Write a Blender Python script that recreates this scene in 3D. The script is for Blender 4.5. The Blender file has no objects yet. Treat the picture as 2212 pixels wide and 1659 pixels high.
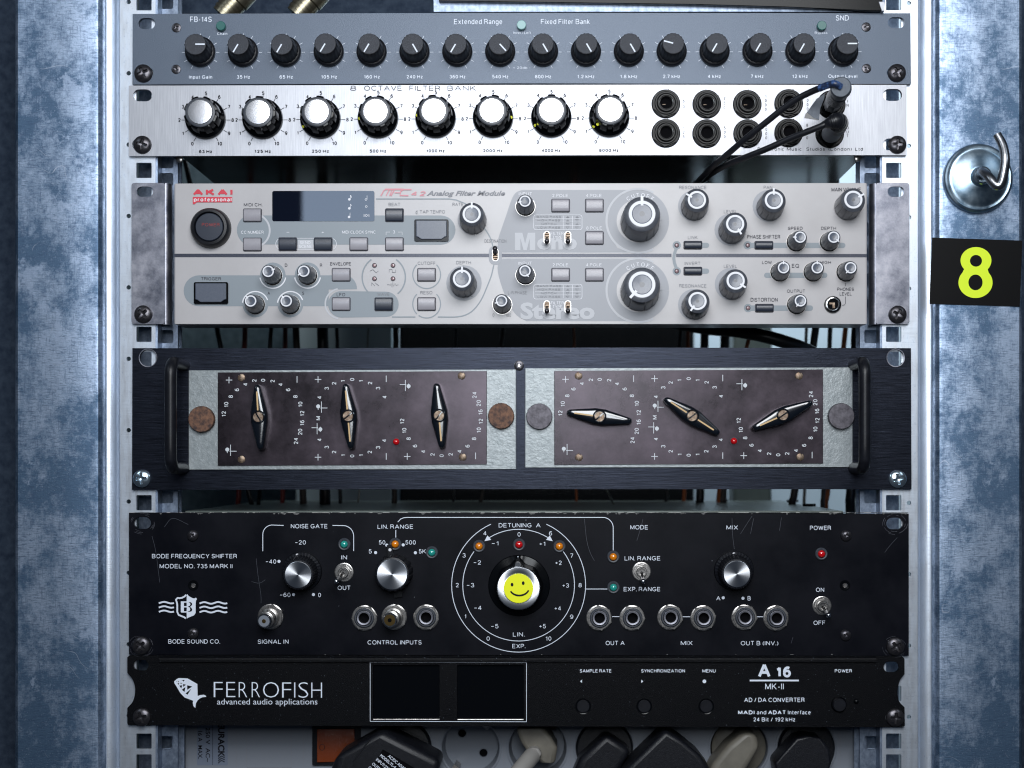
import bpy, math, random
from mathutils import Vector, Matrix
from mathutils.geometry import tessellate_polygon
random.seed(7)
PI = math.pi
scene = bpy.context.scene
COL = scene.collection

# ------------------------------------------------------------------ camera, world, lamps, exposure
# Measured units: "px" = pixels of the photograph shown 2212 wide; 3.485 px = 1 mm on the plane of the rack panels (y = 0).
K = 3.485
DIST = 930.0                                   # camera to panel plane, mm
CX, CZ = (1190-1106)/K, (829.5-1000)/K         # optical axis, mm
cam = bpy.data.cameras.new('camera')
cam.sensor_width = 36.0
WID = 2212/K
cam.lens = 36.0*DIST/WID
cam.shift_x = -CX/WID
cam.shift_y = -CZ/WID
cam.clip_start = .01; cam.clip_end = 20
cam.dof.use_dof = True; cam.dof.focus_distance = .922; cam.dof.aperture_fstop = 7.0
camo = bpy.data.objects.new('camera', cam); COL.objects.link(camo)
camo.location = (CX/1000, -DIST/1000, CZ/1000); camo.rotation_euler = (PI/2, 0, 0)
scene.camera = camo

world = bpy.data.worlds.new('World'); scene.world = world; world.use_nodes = True
wb = world.node_tree.nodes['Background']
wb.inputs[0].default_value = (.50, .68, 1, 1); wb.inputs[1].default_value = .03

def area(name, loc, target, sx, sy, power, color):
    l = bpy.data.lights.new(name, 'AREA'); l.shape = 'RECTANGLE'; l.size = sx; l.size_y = sy
    l.energy = power; l.color = color
    o = bpy.data.objects.new(name, l); COL.objects.link(o); o.location = loc
    d = Vector(target)-Vector(loc); o.rotation_euler = d.to_track_quat('-Z', 'Y').to_euler()
    return o
area('studio_softbox', (.08, -.95, .48), (.04, 0, .08), .62, .34, 8.0, (.95, .97, 1))
area('low_softbox', (.03, -.955, .15), (.03, 0, .02), .26, .30, 3.0, (.90, .95, 1))
area('side_card_light', (-.212, -.955, .270), (-.20, 0, .26), .145, .14, .30, (.58, .74, 1))
area('left_strip_light', (-.72, -.60, .55), (-.16, 0, .14), .14, .3, .7, (.76, .88, 1))
area('right_strip_light', (.78, -.60, .55), (.16, 0, .14), .14, .3, .6, (.76, .88, 1))
area('rear_room_light', (.16, .28, .45), (.16, .56, -.05), .30, .12, 4.6, (.80, .92, 1))

scene.view_settings.view_transform = 'Standard'; scene.view_settings.look = 'None'
scene.view_settings.gamma = 1; scene.view_settings.exposure = 0
scene.cycles.filter_width = 1.15; scene.cycles.max_bounces = 6; scene.cycles.glossy_bounces = 4

# ------------------------------------------------------------------ materials
def mat(name, c1, c2=None, rough=.5, metal=0.0, scale=(300, 300, 300), lo=.35, hi=.65, detail=4, bump=0.0, bscale=None,
        rough2=None, aniso=0.0, radial=False, spec=.5, coat=0.0, speck=None, trans=0.0, scratch=0.0, layer2=None, distort=0, nrough=.62, crough=.12):
    m = bpy.data.materials.new(name); m.use_nodes = True
    nt = m.node_tree; N = nt.nodes; L = nt.links; b = N['Principled BSDF']
    b.inputs['Base Color'].default_value = (*c1, 1); b.inputs['Roughness'].default_value = rough
    b.inputs['Metallic'].default_value = metal; b.inputs['Specular IOR Level'].default_value = spec
    b.inputs['Coat Weight'].default_value = coat; b.inputs['Coat Roughness'].default_value = crough
    if trans: b.inputs['Transmission Weight'].default_value = trans
    tc = N.new('ShaderNodeTexCoord')
    def noise(sc, det=4, dis=0):
        mp = N.new('ShaderNodeMapping'); L.new(tc.outputs['Object'], mp.inputs[0]); mp.inputs['Scale'].default_value = sc
        n = N.new('ShaderNodeTexNoise'); n.inputs['Scale'].default_value = 1; n.inputs['Detail'].default_value = det
        n.inputs['Roughness'].default_value = nrough; n.inputs['Distortion'].default_value = dis
        L.new(mp.outputs[0], n.inputs[0]); return n.outputs[0]
    def rng(sock, a, bb, c, d):
        r = N.new('ShaderNodeMapRange'); L.new(sock, r.inputs[0])
        for i, v in enumerate((a, bb, c, d)): r.inputs[i+1].default_value = v
        return r.outputs[0]
    def mixc(f, a, bb):
        x = N.new('ShaderNodeMix'); x.data_type = 'RGBA'
        L.new(f, x.inputs[0])
        for s, v in ((x.inputs[6], a), (x.inputs[7], bb)):
            if isinstance(v, tuple): s.default_value = (*v, 1)
            else: L.new(v, s)
        return x.outputs[2]
    col = None; f = None
    if c2:
        f = rng(noise(scale, detail, distort), lo, hi, 0, 1); col = mixc(f, c1, c2)
    if layer2:                                   # (colour, scale, lo, hi, amount)
        for (lc, ls, l0, l1, am) in layer2:
            g = rng(noise(ls, 5), l0, l1, 0, am); col = mixc(g, col if col else c1, lc)
    if speck:                                    # (colour, scale, threshold)
        g = rng(noise((speck[1],)*3, 1), speck[2], speck[2]+.03, 0, 1)
        col = mixc(g, col if col else c1, speck[0])
    if scratch:
        v = N.new('ShaderNodeTexWave'); v.wave_type = 'BANDS'; v.bands_direction = 'DIAGONAL'
        v.inputs['Scale'].default_value = 9; v.inputs['Distortion'].default_value = 22; v.inputs['Detail'].default_value = 2
        v.inputs['Detail Scale'].default_value = .6
        mp = N.new('ShaderNodeMapping'); L.new(tc.outputs['Object'], mp.inputs[0]); mp.inputs['Scale'].default_value = (4, 9, 4)
        L.new(mp.outputs[0], v.inputs[0]); g = rng(v.outputs[1], .9975, 1.0, 0, 1)
        g2 = rng(noise((25, 25, 25), 3), .55, .66, 0, scratch)
        mm = N.new('ShaderNodeMath'); mm.operation = 'MULTIPLY'; L.new(g, mm.inputs[0]); L.new(g2, mm.inputs[1])
        col = mixc(mm.outputs[0], col if col else c1, (.45, .5, .6))
    if col: L.new(col, b.inputs['Base Color'])
    if rough2 is not None and f is not None: L.new(rng(f, 0, 1, rough, rough2), b.inputs['Roughness'])
    if aniso:
        b.inputs['Anisotropic'].default_value = aniso
        t = N.new('ShaderNodeTangent'); t.direction_type = 'RADIAL'; t.axis = 'Y' if radial else 'Z'
        L.new(t.outputs[0], b.inputs['Tangent'])
    if bump:
        bp = N.new('ShaderNodeBump'); bp.inputs['Strength'].default_value = bump; bp.inputs['Distance'].default_value = .0003
        L.new(noise(bscale or scale, 3), bp.inputs['Height']); L.new(bp.outputs[0], b.inputs['Normal'])
    return m

M = {}
def addmat(key, *a, **k): M[key] = mat(key, *a, **k)
addmat('galvanised', (.080, .140, .225), (.37, .465, .61), rough=.48, rough2=.38, metal=.72, scale=(18, 18, 16), lo=.44, hi=.555, detail=15, nrough=.79, bump=.35, bscale=(300, 300, 1500),
       layer2=[((.045, .08, .15), (160, 160, 1100), .50, .60, .55), ((.05, .09, .17), (1100, 1100, 120), .53, .62, .45), ((.52, .60, .74), (1300, 1300, 1300), .60, .66, .5), ((.40, .49, .64), (34, 34, 30), .57, .62, .55), ((.50, .60, .76), (150, 150, 1100), .64, .70, .55)], scratch=1.0)
addmat('zinc', (.66, .73, .82), (.80, .85, .92), rough=.42, rough2=.32, metal=.82, scale=(300, 60, 60), lo=.35, hi=.65, detail=6, bump=.15, bscale=(60, 400, 900),
       layer2=[((.25, .35, .5), (700, 700, 700), .58, .72, .35)])
addmat('dark_steel', (.16, .20, .27), (.30, .36, .46), rough=.45, metal=.85, scale=(400, 400, 300), detail=6)
addmat('nickel', (.16, .17, .21), (.36, .36, .40), rough=.30, rough2=.42, metal=.95, scale=(45, 45, 45), lo=.38, hi=.62, detail=12, nrough=.75, bump=.1, bscale=(3000, 3000, 3000))
addmat('grey_paint', (.062, .084, .120), (.112, .142, .190), rough=.42, metal=.25, scale=(1800, 1800, 1800), detail=2, bump=.35, bscale=(1800, 1800, 1800))
addmat('brushed_aluminium', (.35, .36, .39), (.43, .44, .47), rough=.44, metal=.80, scale=(1500, 1500, 60), detail=5, bump=.12, bscale=(2500, 2500, 40),
       layer2=[((.38, .40, .45), (60, 60, 2500), .6, .8, .35)])
addmat('cream_paint', (.43, .415, .42), (.47, .455, .46), rough=.36, metal=.0, scale=(30, 30, 30), detail=5, coat=.25, crough=.22, bump=.04, bscale=(1500, 1500, 1500))
addmat('blue_anodised', (.0045, .006, .011), (.021, .026, .042), rough=.26, rough2=.35, metal=.75, scale=(60, 60, 2600), lo=.3, hi=.7, detail=6, bump=.3, bscale=(40, 40, 3000))
addmat('hammertone', (.26, .29, .30), (.33, .36, .37), rough=.36, metal=.3, scale=(260, 260, 260), detail=3, bump=.65, bscale=(620, 620, 620),
       layer2=[((.20, .22, .20), (90, 90, 90), .66, .74, .7)])
addmat('purple_plate', (.014, .0105, .014), (.070, .054, .068), rough=.25, rough2=.36, metal=.70, scale=(20, 20, 20), lo=.36, hi=.70, detail=13, nrough=.70, bump=.05, bscale=(300, 300, 300), coat=.15, crough=.25)
addmat('black_panel', (.002, .0025, .005), (.004, .0045, .008), rough=.33, rough2=.44, metal=.0, spec=.13, scale=(30, 30, 30), detail=6, speck=((.25, .28, .32), 320, .80), bump=.05, bscale=(900, 900, 900))
addmat('chipped_edge', (.02, .02, .025), (.45, .44, .42), rough=.5, metal=.2, scale=(160, 160, 160), lo=.50, hi=.53, detail=8)
addmat('black_powder', (.0015, .0018, .003), spec=.12, rough=.40, metal=0, bump=.8, bscale=(1900, 1900, 1900), speck=((.22, .26, .32), 1300, .735))
addmat('black_plastic', (.005, .0055, .008), (.009, .010, .014), rough=.36, spec=.3, scale=(200, 200, 200), bump=.1, bscale=(2500, 2500, 2500))
addmat('black_gloss', (.0025, .003, .004), rough=.16, spec=.22)
addmat('bakelite', (.004, .006, .010), rough=.17, spec=.8, coat=.5, crough=.1)
addmat('moulded_grey', (.055, .060, .074), (.08, .087, .104), rough=.33, scale=(400, 400, 400), coat=.15)
addmat('socket_black', (.002, .0025, .003), rough=.22, spec=.14)
addmat('knob_speckle', (.015, .018, .027), (.07, .08, .10), rough=.6, scale=(2400, 2400, 2400), lo=.5, hi=.7, detail=1, bump=.4, bscale=(2400, 2400, 2400))
addmat('knob_charcoal', (.035, .040, .052), (.055, .062, .076), rough=.40, scale=(400, 400, 400))
addmat('knob_blue_grey', (.085, .10, .135), (.10, .115, .15), rough=.33, scale=(900, 900, 900), coat=.2)
addmat('spun_aluminium', (.80, .82, .86), rough=.34, metal=1, aniso=.85, radial=True, bump=.0)
addmat('polished_cap', (.62, .63, .66), rough=.27, metal=1)
addmat('bright_metal', (.70, .71, .73), rough=.20, metal=1)
addmat('jack_metal', (.28, .27, .26), (.50, .48, .46), rough=.28, metal=.95, scale=(600, 600, 600), detail=3)
addmat('dark_screw', (.045, .045, .055), (.09, .085, .09), rough=.30, metal=.8, scale=(500, 500, 500), detail=4)
addmat('zinc_cup', (.18, .27, .36), (.38, .48, .56), rough=.28, rough2=.36, metal=.95, scale=(120, 120, 120), detail=10)
addmat('zinc_screw', (.45, .58, .68), (.60, .70, .78), rough=.22, metal=.95, scale=(500, 500, 500), detail=3)
addmat('rust', (.045, .026, .024), (.21, .105, .062), rough=.62, metal=.35, scale=(350, 350, 350), detail=7, bump=.4, bscale=(900, 900, 900))
addmat('grey_patina', (.06, .055, .065), (.14, .13, .15), rough=.5, metal=.5, scale=(300, 300, 300), detail=7)
addmat('old_brass', (.12, .075, .05), (.36, .28, .21), rough=.45, metal=.7, scale=(600, 600, 600), detail=5)
addmat('gold_line', (.62, .42, .20), rough=.5)
addmat('gold', (.70, .45, .16), rough=.25, metal=1)
addmat('xlr_gold', (.22, .20, .14), (.30, .27, .20), rough=.32, metal=.9, scale=(300, 300, 300))
addmat('hole_black', (.002, .002, .003), rough=.9, spec=.1)
addmat('print_white', (.74, .80, .90), rough=.5)
addmat('print_grey_white', (.62, .66, .70), rough=.5)
addmat('print_soft_white', (.76, .77, .81), rough=.45)
addmat('print_region_white', (.50, .51, .54), rough=.45)
addmat('scratch_grey', (.035, .04, .055), rough=.5)
addmat('print_dim_red', (.28, .02, .02), rough=.5)
addmat('print_black', (.012, .012, .016), rough=.4, spec=.12)
addmat('print_mottled_black', (.02, .02, .03), (.06, .06, .07), rough=.4, spec=.15, metal=.0, scale=(420, 420, 420), lo=.52, hi=.62, detail=4)  # slightly greyer, mottled black for the later dials and the title
addmat('print_grey', (.20, .205, .23), rough=.45)
addmat('print_dark_grey', (.06, .06, .075), rough=.45, spec=.12)
addmat('print_blue_grey', (.235, .27, .30), rough=.42)
addmat('print_region', (.31, .32, .35), rough=.4)
addmat('print_red', (.62, .03, .055), rough=.45)
addmat('print_pink', (.66, .25, .29), rough=.45)
addmat('stripe_dark', (.022, .026, .045), (.05, .056, .08), rough=.35, metal=.2, scale=(800, 100, 2500), detail=5)
addmat('button_pale', (.29, .28, .31), (.32, .31, .34), rough=.35, coat=.2, scale=(200, 200, 200))
addmat('button_dark', (.020, .026, .042), rough=.34, coat=.15)
addmat('button_green', (.010, .115, .105), rough=.35)
addmat('button_pale_green', (.22, .42, .42), rough=.35)
addmat('led_green', (.02, .32, .27), rough=.08, coat=1, spec=.7)
addmat('led_orange', (.75, .22, .005), rough=.08, coat=1, spec=.7)
addmat('led_red', (.55, .005, .008), rough=.08, coat=1, spec=.7)
addmat('led_off', (.30, .19, .20), rough=.15, coat=.6)
addmat('display_glass', (.004, .006, .014), rough=.02, spec=.8)
addmat('display_reflection', (.10, .13, .20), (.12, .15, .22), rough=.12, scale=(60, 60, 60), coat=.6)  # unused; pale reflection on the display put into the colour
addmat('screen_black', (.0025, .003, .004), rough=.07, spec=.35)
addmat('yellow_dot', (.72, .72, .02), rough=.5)
addmat('smiley_yellow', (.93, .97, .01), rough=.35, coat=.3)
addmat('neon_yellow', (.72, .92, .01), rough=.5)
addmat('sticker_black', (.0025, .0025, .003), spec=.15, rough=.38, speck=((.4, .4, .45), 420, .80))
addmat('cable_black', (.005, .0055, .008), (.010, .011, .015), rough=.36, scale=(80, 80, 80), bump=.1, bscale=(600, 600, 600))
addmat('cable_blue_worn', (.012, .02, .05), (.05, .11, .28), rough=.35, scale=(350, 350, 350), lo=.45, hi=.6)
addmat('grey_tape', (.075, .09, .115), (.10, .12, .15), rough=.55, scale=(500, 500, 500))
addmat('tape_back', (.30, .30, .29), (.2, .2, .2), rough=.8, scale=(2500, 2500, 2500), bump=.6, bscale=(3000, 3000, 3000))
addmat('cable_red', (.16, .014, .012), rough=.5)
addmat('cable_orange', (.42, .10, .02), rough=.5)
addmat('cable_brown', (.05, .04, .035), rough=.5)
addmat('cable_pale', (.30, .29, .25), rough=.5)
addmat('felt', (.045, .065, .075), (.10, .13, .145), rough=.95, scale=(160, 160, 160), lo=.35, hi=.7, detail=8, bump=.5, bscale=(900, 900, 900), spec=.1)
addmat('dark_felt', (.020, .030, .050), (.045, .062, .09), rough=.95, scale=(160, 160, 160), lo=.35, hi=.7, detail=8, bump=.5, bscale=(900, 900, 900), spec=.1)
addmat('pale_board', (.55, .64, .64), (.6, .68, .68), rough=.6, scale=(20, 20, 20))
addmat('pale_wall', (.42, .50, .56), (.46, .54, .60), rough=.7, scale=(12, 12, 12))
addmat('green_grey_paint', (.10, .12, .11), (.14, .16, .145), rough=.35, metal=.3, scale=(30, 30, 30), detail=6)
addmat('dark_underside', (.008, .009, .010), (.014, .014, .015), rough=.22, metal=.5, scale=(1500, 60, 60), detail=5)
addmat('pdu_plastic', (.19, .21, .245), rough=.5, bump=.05, bscale=(1500, 1500, 1500))
addmat('socket_plastic', (.20, .22, .255), rough=.45)
addmat('switch_orange', (.17, .028, .002), rough=.25, coat=.5, bump=.5, bscale=(2600, 10, 2600))
addmat('label_blue_grey', (.15, .18, .24), rough=.5)
addmat('plug_black', (.004, .0045, .007), (.009, .010, .014), rough=.40, spec=.35, scale=(500, 500, 500), bump=.5, bscale=(1600, 1600, 1600))
addmat('plug_beige', (.12, .11, .09), (.17, .158, .13), rough=.5, scale=(60, 60, 60), detail=6)
addmat('plug_white', (.26, .25, .235), rough=.5)
addmat('hook_steel', (.28, .29, .31), (.45, .46, .48), rough=.28, metal=1, scale=(200, 200, 300))

# ------------------------------------------------------------------ mesh builder (millimetres: x right, y away from camera, z up)
class MB:
    def __init__(s): s.v = []; s.f = []; s.m = []
    def add(s, vs, fs, mi=0):
        o = len(s.v); s.v += [tuple(p) for p in vs]; s.f += [tuple(i+o for i in f) for f in fs]; s.m += [mi]*len(fs); return s
    def box(s, x0, x1, y0, y1, z0, z1, mi=0):
        v = [(x, y, z) for x in (x0, x1) for y in (y0, y1) for z in (z0, z1)]
        return s.add(v, [(0, 1, 3, 2), (4, 6, 7, 5), (0, 4, 5, 1), (2, 3, 7, 6), (0, 2, 6, 4), (1, 5, 7, 3)], mi)
    def lathe(s, prof, n=40, c=(0, 0, 0), fn=None, mi=0, close0=False, close1=True):
        """prof: (radius, height towards the camera); axis -y; fn(theta, i) scales the radius"""
        if close1 and prof[-1][0] > .5: prof = list(prof)+[(prof[-1][0]-.12, prof[-1][1])]
        vs = []; fs = []
        for i, (r, h) in enumerate(prof):
            for k in range(n):
                a = 2*PI*k/n; rr = r*(fn(a, i) if fn else 1)
                vs.append((c[0]+rr*math.cos(a), c[1]-h, c[2]+rr*math.sin(a)))
        for i in range(len(prof)-1):
            for k in range(n):
                a, b = i*n+k, i*n+(k+1) % n; fs.append((a, b, b+n, a+n))
        if close1: fs.append(tuple((len(prof)-1)*n+k for k in range(n)))
        if close0: fs.append(tuple(reversed(range(n))))
        return s.add(vs, fs, mi)
    def prism(s, loops, h0, h1, mi=0, back=True):
        """2-D loops [(x, z)...] (first the outline, then holes) extruded from height h0 to h1 towards the camera"""
        P = [p for l in loops for p in l]
        tris = tessellate_polygon([[Vector((x, z, 0)) for x, z in l] for l in loops]); n = len(P)
        s.add([(x, -h1, z) for x, z in P], tris, mi)
        if h0 is not None:
            if back: s.add([(x, -h0, z) for x, z in P], [tuple(reversed(t)) for t in tris], mi)
            for l in loops:
                m = len(l); s.add([(x, -h0, z) for x, z in l]+[(x, -h1, z) for x, z in l],
                                  [(i, (i+1) % m, m+(i+1) % m, m+i) for i in range(m)], mi)
        return s
    def tube(s, pts, rad, n=14, mi=0, cap=True):
        pts = [Vector(p) for p in pts]; R = rad if callable(rad) else (lambda t: rad); ring = []
        up = Vector((0, 1, .01)).normalized(); N = len(pts); prev = None
        for i, p in enumerate(pts):
            t = (pts[min(i+1, N-1)]-pts[max(i-1, 0)]).normalized()
            if prev is None:
                u = t.cross(up)
                if u.length < .1: u = t.cross(Vector((1, 0, 0)))
                u.normalize()
            else:
                u = (prev-t*prev.dot(t)).normalized()
            prev = u; w = t.cross(u); r = R(i/(N-1))
            ring += [p+u*math.cos(2*PI*k/n)*r+w*math.sin(2*PI*k/n)*r for k in range(n)]
        fs = [(i*n+k, i*n+(k+1) % n, (i+1)*n+(k+1) % n, (i+1)*n+k) for i in range(N-1) for k in range(n)]
        if cap: fs += [tuple(reversed(range(n))), tuple((N-1)*n+k for k in range(n))]
        return s.add(ring, fs, mi)
    def mesh(s, name, mats, smooth=38, org=(0, 0, 0)):
        me = bpy.data.meshes.new(name)
        me.from_pydata([((x-org[0])/1000, (y-org[1])/1000, (z-org[2])/1000) for x, y, z in s.v], [], s.f)
        for k in (mats if isinstance(mats, (list, tuple)) else [mats]): me.materials.append(M[k])
        if any(s.m): me.polygons.foreach_set('material_index', s.m)
        me.update(); me.validate()
        import bmesh
        bm = bmesh.new(); bm.from_mesh(me); bmesh.ops.remove_doubles(bm, verts=bm.verts, dist=1e-7)
        bmesh.ops.recalc_face_normals(bm, faces=bm.faces); bm.to_mesh(me); bm.free()
        if smooth:
            me.polygons.foreach_set('use_smooth', [True]*len(me.polygons)); me.set_sharp_from_angle(angle=math.radians(smooth))
        return me

def catmull(pts, n=10):
    P = [Vector(p) for p in pts]; P = [2*P[0]-P[1]]+P+[2*P[-1]-P[-2]]; out = []
    for i in range(1, len(P)-2):
        for j in range(n):
            t = j/n
            out.append(.5*((2*P[i])+(P[i+1]-P[i-1])*t+(2*P[i-1]-5*P[i]+4*P[i+1]-P[i+2])*t*t+(3*P[i]-P[i-1]-3*P[i+1]+P[i+2])*t**3))
    out.append(P[-2]); return out

# ---- pixels to millimetres
TX = [0, 737.3, 1474.6]; TY = dict(A=0, B=368.7, C=714.3, E=1083.0, F=1382.5)
def t(tile, x, y): return (TX[int(tile[1])]+x/3.0, TY[tile[0]]+y/3.0)
def W(px, py, h=0.0):
    """place in the rack of something seen at px, py that lies h mm in front of the panel plane"""
    x, z = (px-1106)/K, (829.5-py)/K; f = (DIST-h)/DIST
    return (CX+(x-CX)*f, -h, CZ+(z-CZ)*f)
def X(px, h=0): return W(px, 0, h)[0]
def Z(py, h=0): return W(0, py, h)[2]

# ---- objects
WORLD = {}
def place(o, org, parent):
    COL.objects.link(o); po = WORLD[parent.name] if parent else (0, 0, 0)
    o.parent = parent; o.location = tuple((org[i]-po[i])/1000 for i in range(3)); WORLD[o.name] = tuple(org); return o
def empty(name, org, label, cat, group=None):
    o = bpy.data.objects.new(name, None); o.empty_display_size = .01; place(o, org, None); tag(o, label, cat, group); return o
def tag(o, label=None, cat=None, group=None, kind=None):
    for k, v in (('label', label), ('category', cat), ('group', group), ('kind', kind)):
        if v: o[k] = v
    return o
def part(name, mb, mats, parent, org=None, bevel=0, smooth=38, label=None, seg=2):
    """mb vertices are world millimetres; the origin goes to org"""
    if org is None:
        xs = list(zip(*mb.v)); org = tuple((min(a)+max(a))/2 for a in xs)
    o = bpy.data.objects.new(name, mb.mesh(name, mats, smooth, org)); place(o, org, parent)
    if bevel: bev(o, bevel, seg)
    if label: o['label'] = label
    return o
def bev(o, w, seg=2):
    m = o.modifiers.new('bevel', 'BEVEL'); m.width = w/1000; m.segments = seg; m.limit_method = 'ANGLE'; m.angle_limit = math.radians(40)
    m.use_clamp_overlap = True
    return o
def inst(name, me, org, parent, spin=0, lean=0, leanx=0, bevel=0, label=None):
    """an object with shared mesh me (local millimetre mesh) at org; spin about the axis towards the camera, counter-clockwise as seen"""
    o = bpy.data.objects.new(name, me); place(o, org, parent)
    R = Matrix.Rotation(math.radians(-lean), 3, 'X') @ Matrix.Rotation(math.radians(leanx), 3, 'Z') @ Matrix.Rotation(math.radians(-spin), 3, 'Y')
    o.rotation_euler = R.to_euler()
    if bevel: bev(o, bevel)
    if label: o['label'] = label
    return o
def sub(name, me, parent, loc=(0, 0, 0), spin=0, label=None):
    o = bpy.data.objects.new(name, me); COL.objects.link(o); o.parent = parent; o.location = tuple(c/1000 for c in loc)
    if spin: o.rotation_euler = (0, math.radians(-spin), 0)
    if label: o['label'] = label
    WORLD[o.name] = (0, 0, 0)
    return o

# ------------------------------------------------------------------ print: flat lettering and figures on a panel

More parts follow.
